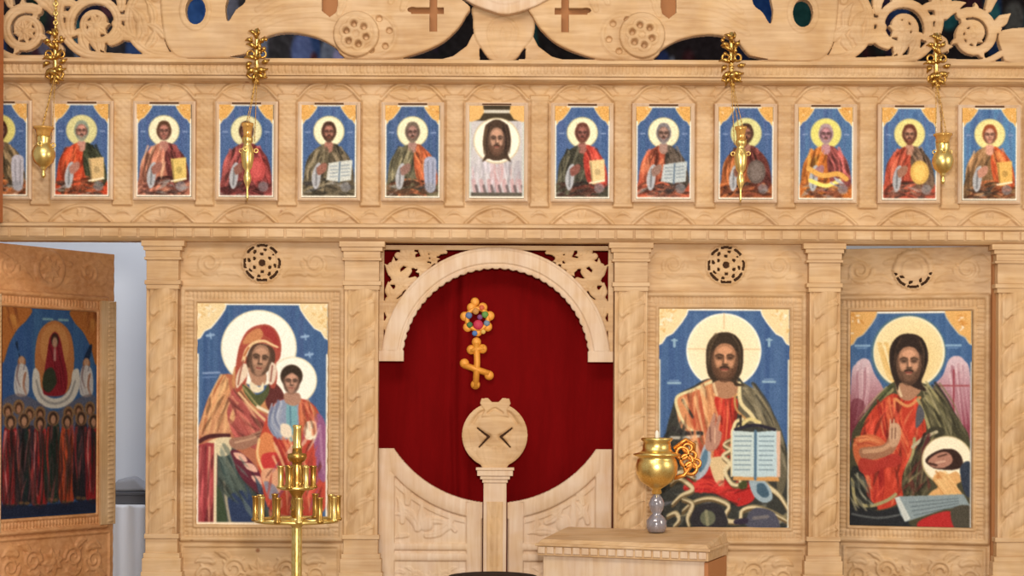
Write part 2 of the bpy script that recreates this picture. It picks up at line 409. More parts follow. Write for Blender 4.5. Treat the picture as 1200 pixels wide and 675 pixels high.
def face(P, cx, cy, w, h, rot, skin, hair, beard=True, dark=(70, 48, 36), cheek=None):
    """w, h: half sizes; hair drawn first as the mass around the head"""
    a = math.radians(rot); R = lambda x, y: (cx+x*w*math.cos(a)-y*h*math.sin(a), cy+x*w*math.sin(a)+y*h*math.cos(a))
    sk = np.array(skin, float); hi = np.minimum(sk*1.22+8, 245); sh = sk*.74
    def oval(x0, y0, x1, y1): return [R(x0, y0)]
    P.ell(cx, cy, w, h, tuple(sh), rot, soft=1)
    P.poly([R(-.8, -.5), R(-.4, -.95), (R(.4, -.95)), R(.8, -.5), R(.78, .1), R(.45, .7), R(0, .95), R(-.45, .7), R(-.78, .1)], tuple(sk))
    P.poly([R(-.55, -.62), R(0, -.85), R(.55, -.62), R(.3, -.42), R(-.3, -.42)], tuple(hi), al=.7)      # forehead
    P.ell(*R(-.46, .12), w*.24, h*.17, tuple(cheek or hi), al=.5, soft=1.5); P.ell(*R(.46, .12), w*.24, h*.17, tuple(cheek or hi), al=.45, soft=1.5)
    P.line([R(.02, -.35), R(.06, .12)], w*.11, tuple(hi), al=.9); P.line([R(-.1, -.3), R(-.1, .1)], w*.07, tuple(sh*.85), al=.8)
    P.line([R(-.14, .2), R(.2, .2)], w*.08, tuple(sh*.75))
    for s_ in (-1, 1):
        P.ell(*R(s_*.4, -.2), w*.27, h*.13, tuple(sh*.85), rot, soft=1.2)
        P.line([R(s_*.18, -.32), R(s_*.42, -.38), R(s_*.7, -.28)], w*.06, tuple(sh*.5), al=.8)
        P.ell(*R(s_*.4, -.17), w*.15, h*.05, dark, rot, al=.8)
        P.line([R(s_*.95, -.5), R(s_*.86, .1), R(s_*.5, .75)], w*.13, tuple(sh*.72), al=.6, soft=1.2)
    if beard:
        P.poly([R(-.98, .12), R(-.8, .36), R(-.42, .4), R(0, .3), R(.42, .4), R(.8, .36), R(.98, .12), R(.82, .75), R(.35, 1.15), R(0, 1.22), R(-.35, 1.15), R(-.82, .75)], hair, al=.74)
        P.line([R(-.3, .38), R(0, .32), R(.3, .38)], w*.08, dark)
    P.line([R(-.2, .47), R(0, .5), R(.2, .47)], w*.075, (150, 75, 65)); P.line([R(-.17, .56), R(.17, .56)], w*.05, tuple(hi), al=.5)

def paint_mother_and_child():
    x0, y0, x1, y1 = 231, 357, 384, 616
    P = Pic(x0, y0, x1, y1, 2.0, (72, 106, 152))
    P.strokes([(300, 360), (300, 600)], [(60, 95, 145), (84, 118, 162), (76, 100, 150)], 130, 3.5, 75, .35, 3)
    corners(P, x0, y0, x1, y1, GOLD, GOLDL)
    P.ell(303, 409, 44.5, 44.5, (236, 224, 190)); P.ell(303, 409, 43, 43, (252, 248, 232))
    P.ell(343.5, 447, 28, 28, (236, 224, 190)); P.ell(343.5, 447, 26.5, 26.5, (252, 248, 232))
    for x, y in ((246, 395), (357, 396), (362, 417)): P.line([(x-4, y), (x+4, y-1)], 1.4, (150, 180, 215)); P.line([(x, y-3), (x+1, y+3)], .9, (150, 180, 215))
    P.line([(238, 439), (257, 438)], 1.2, (135, 160, 200)); P.line([(238, 444), (254, 443)], .7, (115, 145, 190))
    # mantle mass
    P.poly([(263, 440), (284, 448), (300, 470), (318, 452), (332, 462), (338, 490), (340, 560), (330, 616), (232, 616), (231, 520), (238, 486), (246, 464)], (196, 118, 84))
    P.poly([(263, 440), (250, 458), (240, 482), (233, 512), (262, 512), (276, 500), (272, 470)], vgrad((222, 160, 105), (214, 150, 108), 440, 515))
    P.strokes([(262, 446), (248, 474), (240, 508)], [(236, 186, 128), (190, 112, 70), (226, 160, 110)], 16, 2, 5, .7, 4)
    P.poly([(276, 455), (300, 478), (322, 500), (330, 520), (318, 532), (290, 524), (274, 512), (266, 480)], (186, 92, 84))
    P.strokes([(276, 470), (292, 495), (304, 520)], [(214, 140, 110), (160, 66, 66), (200, 104, 90), (228, 170, 130)], 18, 1.8, 9, .75, 5)
    P.poly([(276, 430), (286, 448), (302, 466), (320, 480), (322, 486), (300, 482), (282, 468), (272, 452)], (212, 150, 96), al=.9)
    P.fold([(263, 440), (250, 458), (240, 482), (233, 512), (262, 512), (276, 500), (272, 470)], (214, 146, 98), 68, 40, 34, 2.6, 61)
    P.fold([(276, 455), (300, 478), (322, 500), (330, 520), (318, 532), (290, 524), (274, 512), (266, 480)], (176, 84, 76), -48, 46, 30, 2.2, 62)
    # dark right shoulder
    P.poly([(312, 455), (322, 450), (332, 462), (334, 476), (322, 486), (312, 476)], (112, 54, 50))
    # hood
    P.poly([(276, 458), (276, 432), (280, 408), (288, 391), (300, 383), (314, 382), (324, 390), (329, 404), (328, 420), (323, 428), (325, 440), (322, 456), (316, 452), (316, 428), (318, 410), (306, 404), (290, 412), (290, 432), (288, 450), (280, 460)], (184, 84, 66))
    P.poly([(284, 404), (290, 393), (302, 386), (308, 392), (304, 400), (292, 404)], (216, 146, 92), al=.9)
    P.poly([(306, 384), (318, 386), (326, 400), (326, 412), (318, 400), (310, 394)], (176, 58, 54), al=.9)
    P.line([(285, 424), (289, 411), (298, 403), (309, 401), (318, 405), (325, 408)], 2.1, (242, 204, 150), r1=1.2); P.line([(286, 418), (291, 409)], 1.2, (200, 120, 70))
    P.poly([(277, 442), (284, 428), (290, 430), (289, 442), (282, 452), (277, 456)], (238, 214, 186)); P.line([(285, 424), (281, 440), (279, 452)], .9, (170, 100, 80))
    P.poly([(289, 420), (296, 406), (308, 404), (320, 410), (322, 424), (314, 436), (300, 442), (290, 432)], (96, 66, 50))
    P.poly([(291, 432), (294, 446), (296, 452), (310, 452), (312, 440), (308, 434)], (190, 142, 112))
    face(P, 304.5, 424, 12.5, 18.5, 8, (176, 132, 104), (96, 66, 50), beard=False)
    P.poly([(318, 426), (324, 432), (322, 448), (316, 452), (314, 440)], (232, 208, 184)); P.line([(319, 430), (317, 448)], .9, (160, 100, 84))
    P.poly([(294, 449), (304, 455), (308, 449), (309, 458), (300, 462), (293, 457)], (240, 224, 190))
    P.poly([(284, 452), (292, 457), (300, 464), (309, 460), (314, 452), (315, 462), (306, 476), (300, 478), (288, 464)], (92, 98, 60)); P.line([(285, 455), (298, 472), (304, 478)], 1.2, (160, 150, 96))
    P.line([(302, 478), (314, 484), (322, 488)], 1.8, (240, 224, 190)); P.line([(280, 462), (300, 484), (318, 500)], 1.5, (236, 190, 140))
    # left lower: cuff, strip, sleeve
    P.line([(234, 519), (246, 513), (268, 512)], 2.5, (92, 44, 44)); P.line([(240, 524), (254, 517), (270, 516)], 2.2, (238, 208, 160))
    P.poly([(231, 524), (244, 520), (256, 522), (256, 616), (231, 616)], (176, 68, 72), smooth=False)
    for x, c in ((235, (206, 110, 104)), (241, (150, 48, 58)), (246, (228, 160, 130)), (250, (196, 84, 80))): P.line([(x, 526), (x-1, 570), (x, 614)], 1.4, c, al=.85)
    P.poly([(255, 524), (272, 522), (278, 530), (312, 582), (318, 616), (254, 616)], (84, 92, 84), smooth=False)
    P.poly([(258, 528), (272, 530), (296, 566), (304, 600), (290, 600), (262, 558)], (70, 88, 84)); P.strokes([(262, 534), (280, 566), (294, 592)], [(118, 124, 108), (52, 66, 66), (96, 108, 100)], 14, 2, 6, .6, 8)
    P.poly([(268, 585), (286, 576), (300, 592), (298, 612), (272, 612)], (52, 68, 104)); P.poly([(255, 570), (263, 590), (266, 614), (255, 614)], (70, 86, 60))
    P.line([(263, 566), (266, 590), (270, 612)], 1.6, (196, 180, 150), al=.8); P.line([(253, 520), (252.5, 570), (252.5, 616)], 1.8, (238, 220, 180), smooth=False)
    P.poly([(254, 517), (270, 515), (270, 533), (256, 535)], (228, 210, 170))
    P.poly([(270, 532), (280, 530), (300, 548), (318, 578), (326, 592), (314, 590), (296, 576), (280, 556)], (112, 44, 60))
    for x, y in ((282, 537), (294, 549), (303, 564), (313, 575)): P.poly([(x-8, y-5), (x+2, y-4), (x+8, y+3), (x+6, y+6), (x-4, y+2)], (238, 184, 160))
    P.fold([(258, 530), (274, 528), (314, 582), (318, 614), (262, 614)], (84, 96, 88), -58, 40, 36, 3.0, 63, extra=[(60, 76, 112)])
    P.fold([(231, 524), (251, 522), (251, 616), (231, 616)], (180, 76, 78), 88, 22, 60, 1.8, 64, smooth=False, spread=4)
    # her hand
    P.poly([(270, 516), (290, 512), (310, 504), (316, 508), (306, 518), (286, 528), (272, 526)], (172, 124, 100)); P.line([(276, 520), (296, 515), (312, 507)], 1.2, (206, 160, 130))
    for k in range(4): P.line([(300+k*1.5, 511+k*2), (312+k, 507+k*3)], .8, (120, 78, 64))
    # child
    P.poly([(312, 492), (322, 474), (336, 468), (352, 468), (368, 476), (378, 496), (382, 530), (380, 600), (320, 600), (306, 560), (300, 530), (306, 510)], (206, 78, 58))
    P.poly([(314, 500), (318, 482), (330, 470), (350, 470), (352, 492), (344, 512), (326, 516)], (150, 160, 184)); P.strokes([(324, 476), (320, 495), (330, 512)], [(190, 194, 208), (118, 128, 158), (172, 176, 190)], 12, 1.8, 6, .7, 9)
    P.poly([(336, 476), (347, 476), (348, 512), (338, 516)], (126, 176, 186)); P.line([(340, 478), (341, 510)], 1, (96, 140, 160))
    P.poly([(352, 470), (366, 476), (374, 494), (368, 512), (354, 508), (350, 488)], (214, 116, 76)); P.strokes([(358, 474), (366, 492), (364, 508)], [(238, 170, 120), (180, 70, 56)], 10, 1.6, 5, .7, 10)
    P.poly([(370, 486), (382, 500), (383, 560), (374, 560), (368, 520)], (160, 96, 140)); P.line([(375, 500), (379, 555)], 1.6, (190, 140, 170), al=.7)
    P.poly([(302, 520), (310, 508), (322, 514), (330, 530), (330, 548), (318, 556), (304, 548), (300, 534)], (228, 140, 84)); P.poly([(308, 534), (326, 532), (330, 546), (318, 552), (308, 548)], (214, 64, 60)); P.line([(304, 516), (302, 534), (308, 552)], 1.4, (244, 200, 140))
    P.strokes([(334, 526), (348, 560), (352, 592)], [(230, 130, 90), (176, 52, 48), (240, 190, 140)], 26, 2, 14, .7, 11)
    P.poly([(330, 498), (340, 500), (342, 512), (334, 514), (329, 508)], (240, 222, 196)); P.poly([(359, 496), (370, 496), (370, 514), (360, 516), (356, 508)], (246, 236, 206))
    P.poly([(308, 552), (326, 552), (330, 576), (318, 578), (308, 566)], (232, 170, 130)); P.poly([(310, 566), (322, 570), (328, 584), (316, 586)], (150, 142, 156))
    P.fold([(312, 560), (330, 540), (352, 510), (376, 500), (380, 600), (320, 606)], (196, 76, 60), 70, 60, 26, 2.4, 65, extra=[(236, 190, 150), (150, 90, 130), (240, 220, 190)])
    P.fold([(352, 470), (366, 476), (374, 494), (368, 512), (354, 508)], (212, 116, 80), 100, 18, 20, 1.8, 66)
    P.poly([(334, 462), (350, 462), (352, 472), (344, 477), (334, 472)], (186, 140, 116))
    P.ell(341.5, 442, 13, 13.5, (76, 56, 42)); face(P, 341.5, 450, 9.5, 12.5, 2, (180, 134, 110), (76, 56, 42), beard=False)
    P.poly([(330, 440), (336, 431), (347, 431), (353, 440), (350, 443), (342, 438), (333, 443)], (66, 50, 38))
    for xx in (x0+.6, x1-.8): P.line([(xx, y0+60), (xx, y1)], 1.3, CREAM, smooth=False)
    P.line([(x0, y1-1), (x1, y1-1)], 1.7, (246, 226, 196), smooth=False); P.line([(264, y0+.8), (350, y0+.8)], 1.2, CREAM, smooth=False)
    P.soften(3); P.grain(4); return P

def paint_open_book_icon():
    x0, y0, x1, y1 = 772, 361, 925, 617
    P = Pic(x0, y0, x1, y1, 2.0, (74, 108, 156))
    P.strokes([(848, 365), (848, 600)], [(62, 96, 148), (88, 122, 166), (70, 98, 150)], 130, 3.5, 75, .35, 13)
    corners(P, x0, y0, x1, y1, GOLD, GOLDL)
    P.ell(848, 410, 44, 44, (250, 246, 226)); P.ell(848, 410, 42, 42, rgrad((246, 224, 176), (250, 234, 196), 848, 410, 42))
    P.line([(848, 366), (848, 384)], .6, (226, 190, 140)); P.line([(806, 408), (826, 408)], .6, (226, 190, 140)); P.line([(870, 408), (890, 408)], .6, (226, 190, 140))
    for x, y in ((790, 401), (901, 400)): P.line([(x, y-4), (x, y+4)], 1.5, (150, 182, 205)); P.line([(x-3, y-3), (x+3, y-3)], 1, (150, 182, 205))
    for x, y in ((790, 448), (901, 446)): P.line([(x-7, y), (x+7, y)], 1.4, (150, 182, 205)); P.line([(x-5, y-3), (x+5, y-3)], .7, (130, 160, 195))
    DK = (66, 66, 60); OL = (112, 104, 82); TR = (232, 214, 160)
    # mantle mass
    P.poly([(829, 443), (812, 452), (794, 462), (786, 484), (780, 510), (776, 560), (774, 616), (924, 616), (924, 540), (918, 510), (908, 486), (892, 462), (872, 448), (862, 440)], DK)
    P.poly([(870, 448), (890, 462), (906, 484), (918, 512), (922, 560), (912, 580), (908, 506), (890, 500), (872, 492), (864, 468)], OL); P.strokes([(878, 456), (894, 480), (902, 500)], [(150, 138, 108), (70, 66, 56), (186, 168, 126)], 16, 2, 8, .7, 14)
    # left robe
    P.poly([(792, 466), (808, 458), (830, 444), (846, 446), (850, 474), (846, 520), (838, 548), (824, 560), (816, 540), (812, 520), (798, 500), (793, 482)], (224, 150, 98))
    P.strokes([(812, 462), (818, 490), (826, 520)], [(240, 194, 140), (206, 104, 66), (232, 170, 116), (196, 92, 60)], 26, 2.2, 9, .75, 15)
    P.line([(834, 446), (812, 456), (793, 465), (796, 484), (806, 500), (818, 506)], 1.8, TR); P.line([(800, 468), (812, 488)], 1.5, (70, 60, 50)); P.strokes([(838, 456), (840, 480), (840, 500)], [(242, 206, 156), (216, 130, 80)], 8, 1.6, 4, .8, 16)
    P.line([(788, 500), (800, 506), (822, 507)], 2.5, (60, 56, 54)); P.line([(786, 512), (802, 512), (820, 510)], 1.8, (216, 208, 190), al=.8)
    P.fold([(800, 466), (830, 446), (846, 448), (850, 474), (844, 520), (836, 546), (820, 540), (814, 520), (802, 496)], (220, 142, 92), 100, 50, 34, 2.4, 67, extra=[(244, 214, 160), (204, 84, 56)])
    P.fold([(870, 448), (890, 462), (906, 484), (918, 512), (922, 560), (908, 506), (886, 500), (868, 470)], OL, -58, 46, 34, 2.4, 68, extra=[(210, 190, 140)])
    P.fold([(778, 510), (790, 486), (806, 508), (800, 556), (778, 590)], DK, 70, 24, 30, 2.4, 69)
    # red tunic
    P.poly([(838, 464), (862, 464), (864, 484), (858, 510), (854, 540), (848, 556), (836, 552), (838, 520), (842, 490)], (208, 58, 42)); P.strokes([(850, 470), (848, 500), (845, 530)], [(232, 100, 66), (176, 36, 34), (238, 140, 90)], 10, 1.5, 6, .7, 17)
    P.fold([(838, 464), (862, 464), (864, 484), (856, 540), (848, 556), (836, 552)], (206, 60, 44), 94, 30, 26, 1.8, 70)
    P.line([(838, 461), (850, 464), (863, 461)], 2, (240, 180, 120))
    P.line([(866, 448), (868, 470), (880, 484), (888, 496)], 2.3, TR); P.line([(862, 452), (862, 476), (874, 490)], 1.4, (200, 150, 90)); P.line([(870, 490), (862, 494), (858, 508)], 2, TR)
    P.line([(866, 500), (878, 490), (890, 494)], 2.2, (226, 206, 140)); P.line([(868, 486), (868, 500)], 1.3, (60, 52, 48))
    # neck, hair, head
    P.poly([(838, 436), (860, 436), (864, 458), (850, 466), (836, 458)], (186, 136, 100)); P.line([(836, 448), (840, 462)], 1.5, (232, 196, 150))
    P.poly([(835, 446), (829, 436), (827, 414), (830, 400), (838, 391), (849, 388), (860, 391), (868, 400), (871, 414), (869, 434), (863, 446), (872, 450), (862, 451), (857, 446), (841, 445), (832, 450)], (70, 54, 40))
    P.strokes([(840, 392), (832, 406), (830, 428)], [(104, 84, 60), (50, 38, 30)], 8, 1.2, 3, .6, 18); P.strokes([(858, 392), (866, 406), (867, 430)], [(104, 84, 60), (50, 38, 30)], 8, 1.2, 3, .6, 19)
    face(P, 849, 422, 15.5, 20.5, 1, (186, 132, 96), (104, 70, 50)); P.poly([(832, 410), (838, 398), (849, 393), (860, 398), (866, 410), (858, 402), (849, 400), (840, 402)], (70, 54, 40))
    # red lap and folds
    P.poly([(806, 560), (824, 546), (840, 548), (852, 562), (870, 570), (884, 562), (884, 584), (868, 592), (858, 588), (842, 578), (816, 576), (802, 574)], (204, 44, 40)); P.strokes([(812, 566), (834, 566), (856, 578)], [(226, 70, 54), (160, 26, 32)], 14, 2, 8, .6, 20)
    P.poly([(832, 538), (848, 534), (856, 540), (850, 552), (848, 570), (838, 562)], (226, 196, 146))
    P.poly([(818, 546), (824, 524), (832, 516), (833, 540), (826, 556), (814, 562)], (176, 186, 196)); P.poly([(819, 548), (824, 530), (829, 524), (829, 540), (822, 552)], (96, 132, 156))
    # hand
    P.poly([(827, 524), (828, 506), (832, 496), (836, 484), (839, 485), (838, 498), (842, 486), (845, 488), (842, 502), (846, 506), (844, 518), (838, 526), (832, 528)], (190, 140, 118)); P.line([(832, 500), (833, 516)], .8, (130, 86, 74)); P.line([(838, 500), (838, 518)], .8, (224, 180, 150))
    P.strokes([(812, 522), (806, 540), (800, 552)], [(240, 206, 156), (214, 148, 90), (120, 84, 50)], 10, 2, 5, .7, 21)
    P.fold([(776, 570), (800, 560), (816, 580), (850, 580), (900, 590), (923, 600), (923, 616), (776, 616)], (84, 84, 74), 20, 50, 26, 2.6, 75, spread=40, extra=[(130, 130, 140), (190, 176, 130)])
    P.fold([(804, 564), (852, 562), (884, 564), (884, 584), (842, 578), (806, 576)], (200, 46, 40), 30, 24, 22, 2, 76, spread=30)
    # trims
    for pts in ([(857, 514), (848, 520), (856, 526), (847, 533), (855, 542), (850, 552), (858, 566), (868, 566), (866, 556), (878, 556)],
                [(786, 566), (796, 560), (812, 572), (798, 580), (788, 590)], [(800, 598), (814, 587), (834, 583), (854, 591), (850, 602), (853, 609), (867, 609), (870, 597), (885, 593), (904, 599), (923, 609)],
                [(782, 604), (792, 600), (796, 608), (790, 616)], [(800, 584), (812, 590), (806, 606), (808, 616)], [(890, 556), (900, 568), (914, 580), (924, 596)], [(790, 556), (800, 552), (814, 560)]):
        P.line([(x+.8, y+2.4) for x, y in pts], 1.8, (122, 100, 66)); P.line([(x+1.2, y-2) for x, y in pts], 1.0, (150, 134, 96)); P.line(pts, .7, (226, 208, 164), r1=.8, rm=2.3)
    P.poly([(812, 600), (824, 590), (842, 590), (852, 604), (850, 616), (814, 616)], (60, 56, 60)); P.ell(830, 606, 9, 9, (120, 122, 96)); P.line([(828, 598), (830, 614)], 2, (176, 170, 130), al=.7)
    P.poly([(876, 604), (886, 594), (906, 598), (914, 612), (912, 617), (878, 617)], (88, 88, 104)); P.line([(884, 606), (900, 604)], 2, (150, 140, 130), al=.6)
    P.poly([(862, 608), (876, 606), (876, 612), (862, 613)], (60, 50, 70)); P.poly([(866, 566), (874, 562), (876, 570), (868, 572)], (80, 84, 44))
    P.poly([(878, 562), (886, 556), (900, 566), (906, 582), (896, 588), (884, 580)], (160, 180, 190)); P.poly([(888, 566), (896, 566), (902, 578), (896, 582), (888, 576)], (74, 104, 124))
    # book
    P.poly([(860, 556), (886, 558), (912, 556), (914, 563), (886, 562), (859, 562)], (220, 160, 92), smooth=False); P.poly([(908, 504), (915, 504), (915, 558), (908, 558)], (226, 186, 160), smooth=False)
    P.poly([(857, 503), (885, 505), (885, 558), (857, 557)], (200, 216, 214), smooth=False); P.poly([(886, 505), (910, 503), (911, 557), (886, 558)], (192, 214, 220), smooth=False)
    P.line([(885.5, 504), (885.5, 560)], 1.6, (90, 124, 150), smooth=False); P.line([(857.5, 503), (857.5, 557)], 1, (232, 214, 170), smooth=False); P.line([(862, 502), (885, 497), (908, 502)], 1.8, (50, 46, 60))
    for k in range(8):
        for a, b in ((861, 881), (890, 907)):
            g = random.Random(k+a)
            x = a
            while x < b-1:
                u = g.uniform(1.2, 3.4); P.line([(x, 510+k*5.6), (min(x+u, b), 510+k*5.6)], .55, (110, 134, 150), smooth=False); x += u+1.3
    for xx in (x0+.6, x1-.8): P.line([(xx, y0+60), (xx, y1)], 1.2, (222, 214, 190), smooth=False)
    P.line([(806, y0+.8), (891, y0+.8)], 1.2, CREAM, smooth=False)
    P.soften(3); P.grain(4); return P

def paint_winged_saint():
    x0, y0, x1, y1 = 997, 363, 1141, 615
    P = Pic(x0, y0, x1, y1, 2.0, (72, 110, 158))
    P.strokes([(1068, 365), (1068, 470)], [(60, 98, 150), (90, 124, 170)], 70, 3.5, 70, .35, 23)
    corners(P, x0, y0, x1, y1, (222, 150, 66), (234, 180, 104), edge=(200, 190, 170))
    # wings
    P.poly([(998, 520), (998, 440), (1004, 424), (1012, 418), (1020, 421), (1026, 436), (1036, 452), (1040, 470), (1020, 500)], vgrad((216, 190, 198), (150, 70, 84), 425, 495))
    P.poly([(1140, 520), (1139, 438), (1132, 420), (1123, 415), (1114, 420), (1107, 438), (1096, 452), (1100, 475), (1116, 500)], vgrad((216, 188, 196), (150, 66, 84), 425, 500))
    P.strokes([(1012, 430), (1012, 460), (1006, 490)], [(232, 206, 210), (170, 110, 124), (196, 150, 160)], 18, 1.5, 8, .5, 24); P.strokes([(1124, 430), (1128, 460), (1134, 500)], [(232, 206, 210), (170, 110, 124), (190, 140, 150)], 18, 1.5, 8, .5, 25)
    P.line([(1120, 432), (1120, 492)], .9, (160, 60, 74), smooth=False); P.line([(1101, 450), (1138, 450)], .9, (170, 84, 90), smooth=False)
    P.poly([(998, 470), (1014, 470), (1010, 500), (998, 520)], (120, 44, 58), al=.6)
    P.ell(1066.5, 411, 44.5, 44.5, (86, 122, 140)); P.ell(1067, 411, 42.5, 42.5, (248, 236, 200)); P.ell(1066.5, 411, 40.5, 40.5, rgrad((240, 208, 140), (246, 226, 172), 1074, 420, 44))
    P.strokes([(1036, 404), (1046, 436), (1060, 448)], [(232, 184, 100), (250, 236, 190)], 14, 2, 6, .5, 26)
    for x in (1011, 1119): P.line([(x-8, 403), (x+9, 403)], 1.3, (140, 176, 210)); P.line([(x-6, 406), (x+6, 406)], .6, (120, 156, 200))
    OL = (84, 80, 56); OLH = (172, 162, 112); DK = (48, 50, 46)
    # figure mass
    P.poly([(1052, 445), (1036, 456), (1020, 476), (1004, 498), (998, 520), (998, 614), (1140, 614), (1140, 520), (1128, 492), (1112, 470), (1096, 454), (1080, 446)], OL)
    P.strokes([(1094, 456), (1110, 480), (1122, 510)], [OLH, (54, 52, 40), (130, 124, 84)], 26, 2, 10, .7, 27); P.strokes([(1044, 456), (1026, 474), (1010, 494)], [OLH, (70, 90, 50), (54, 52, 40)], 14, 1.6, 5, .7, 28)
    # red robe
    P.poly([(1046, 460), (1062, 464), (1076, 462), (1084, 478), (1088, 510), (1076, 530), (1070, 560), (1052, 590), (1020, 594), (1014, 560), (1008, 530), (1010, 506), (1022, 480)], (206, 66, 42))
    P.strokes([(1044, 474), (1048, 500), (1062, 528)], [(232, 116, 70), (168, 38, 32), (240, 146, 90)], 30, 2, 14, .65, 29); P.strokes([(1028, 546), (1030, 566), (1028, 586)], [(226, 84, 56), (158, 30, 30)], 14, 2.4, 9, .6, 30)
    P.fold([(1046, 462), (1076, 464), (1086, 510), (1076, 530), (1066, 560), (1050, 590), (1020, 592), (1012, 530), (1012, 506), (1024, 480)], (202, 66, 44), 78, 90, 34, 2.6, 77, spread=25, extra=[(236, 150, 100)])
    P.fold([(1082, 448), (1098, 456), (1114, 472), (1130, 496), (1138, 520), (1100, 504), (1090, 480)], OL, -62, 60, 34, 2.4, 78, extra=[(196, 184, 140)])
    P.fold([(1050, 447), (1036, 458), (1018, 478), (1002, 502), (1012, 500), (1034, 470)], OL, 48, 30, 28, 1.8, 79, extra=[(196, 184, 130), (90, 110, 60)])
    P.line([(1052, 466), (1066, 474), (1080, 464)], 1.8, (228, 150, 90)); P.poly([(1054, 448), (1080, 448), (1080, 458), (1067, 468), (1055, 462)], (184, 136, 104)); P.line([(1052, 446), (1058, 462)], 1.6, (230, 200, 160))
    P.line([(1078, 466), (1088, 490), (1094, 512), (1086, 524)], 1.8, OLH)
    P.poly([(1080, 472), (1086, 486), (1076, 500), (1076, 482)], (96, 96, 104))
    # mantle from right, dark fold and lower left
    P.poly([(1086, 506), (1096, 498), (1110, 502), (1100, 520), (1082, 540), (1080, 560), (1070, 580), (1062, 582), (1060, 556), (1072, 530)], (70, 66, 48)); P.line([(1074, 512), (1072, 530), (1064, 552), (1066, 576)], 1.8, OLH); P.line([(1100, 504), (1084, 512), (1072, 522)], 2, (196, 184, 150))
    P.strokes([(1092, 512), (1084, 534), (1078, 570)], [(130, 122, 84), (44, 40, 34), (100, 40, 44)], 18, 2, 6, .7, 31)
    P.poly([(998, 552), (1006, 546), (1016, 560), (1018, 580), (1030, 596), (998, 600)], DK); P.line([(1000, 560), (1004, 586), (1020, 592), (1040, 586), (1052, 578)], 2, OLH); P.line([(1006, 554), (1010, 576), (1024, 590)], 1.3, (150, 150, 130))
    P.poly([(998, 592), (1030, 598), (1060, 592), (1068, 612), (1068, 616), (998, 616)], (44, 46, 50)); P.line([(1000, 602), (1030, 606), (1056, 602)], 1.3, (96, 100, 100))
    P.fold([(1060, 556), (1086, 520), (1096, 560), (1080, 584), (1064, 584)], (84, 76, 52), 70, 40, 28, 2.4, 80, spread=25, extra=[(180, 166, 116), (120, 50, 44)])
    P.fold([(998, 556), (1016, 560), (1030, 592), (1000, 596)], (70, 72, 64), -60, 24, 26, 2, 81, extra=[(190, 180, 140)])
    # sleeve and arm
    P.poly([(1000, 522), (1008, 510), (1026, 508), (1040, 518), (1036, 530), (1020, 548), (1006, 544)], (214, 110, 66)); P.strokes([(1006, 516), (1018, 514), (1032, 518)], [(240, 160, 100), (180, 70, 44)], 10, 1.6, 4, .7, 32)
    P.poly([(1010, 524), (1036, 520), (1044, 508), (1046, 498), (1052, 499), (1056, 508), (1054, 520), (1044, 532), (1020, 538), (1010, 534)], (172, 120, 88)); P.line([(1014, 528), (1036, 525), (1048, 516)], 2.6, (206, 158, 120)); P.poly([(1044, 512), (1044, 500), (1048, 494), (1056, 496), (1058, 508), (1054, 520), (1046, 522)], (206, 162, 128))
    P.poly([(1010, 536), (1030, 538), (1048, 530), (1060, 536), (1054, 544), (1036, 548), (1020, 556), (1008, 550)], (188, 56, 44), al=.9)
    for x in (1045, 1049, 1053): P.line([(x, 512), (x+.5, 490 if x < 1053 else 497)], 1.5, (214, 172, 138), r1=.9)
    P.line([(1047, 512), (1047.4, 500)], .5, (120, 80, 60)); P.line([(1051, 512), (1051.4, 500)], .5, (120, 80, 60))
    # head
    P.poly([(1052, 450), (1046, 434), (1043.5, 414), (1047, 400), (1056, 391), (1067, 389), (1079, 392), (1087, 402), (1090, 418), (1086, 434), (1082, 446), (1088, 456), (1078, 454), (1058, 446), (1054, 456)], (58, 42, 34))
    P.strokes([(1056, 396), (1050, 410), (1048, 430)], [(90, 66, 48), (40, 30, 26)], 8, 1.2, 3, .6, 33); P.strokes([(1080, 396), (1085, 410), (1084, 432)], [(90, 66, 48), (40, 30, 26)], 8, 1.2, 3, .6, 34)
    face(P, 1067, 425, 15, 20.5, 0, (188, 138, 106), (104, 74, 56)); P.poly([(1050, 412), (1056, 400), (1067, 395), (1078, 400), (1084, 412), (1077, 404), (1067, 402), (1058, 404)], (58, 42, 34))
    # dish with head, cup, scroll
    P.ell(1112.5, 537, 30, 28.5, (200, 180, 130)); P.ell(1112.5, 536.5, 28.5, 27, (250, 238, 206))
    P.poly([(1087, 538), (1094, 530), (1108, 524), (1122, 525), (1130, 534), (1130, 544), (1120, 548), (1108, 548), (1096, 546)], (66, 42, 34)); P.poly([(1090, 539), (1098, 531), (1110, 527), (1118, 532), (1118, 540), (1108, 546), (1096, 545)], (188, 134, 112))
    P.line([(1102, 533), (1112, 530)], .8, (90, 56, 44)); P.line([(1100, 540), (1110, 538)], 1, (222, 176, 150)); P.line([(1092, 541), (1100, 543)], 1.4, (90, 56, 44))
    P.poly([(1096, 558), (1104, 550), (1114, 553), (1124, 550), (1130, 560), (1124, 566), (1132, 578), (1134, 586), (1120, 588), (1090, 584), (1094, 574), (1102, 568)], (232, 178, 112)); P.strokes([(1104, 556), (1112, 566), (1122, 580)], [(246, 206, 140), (206, 136, 70)], 12, 1.6, 7, .7, 35)
    P.poly([(1051, 582), (1056, 580), (1100, 578), (1132, 576), (1140, 590), (1110, 594), (1064, 610), (1058, 602)], (146, 162, 166), smooth=False); P.poly([(1051, 582), (1056, 580), (1070, 606), (1063, 610)], (206, 212, 206), smooth=False)
    for k in range(4): P.line([(1068+k*2, 587+k*5), (1100, 584+k*4), (1126, 581+k*3)], .5, (100, 116, 124))
    P.poly([(1084, 606), (1114, 596), (1122, 606), (1120, 616), (1080, 616)], (200, 46, 44)); P.poly([(1118, 594), (1140, 590), (1140, 616), (1122, 616)], (86, 80, 66))
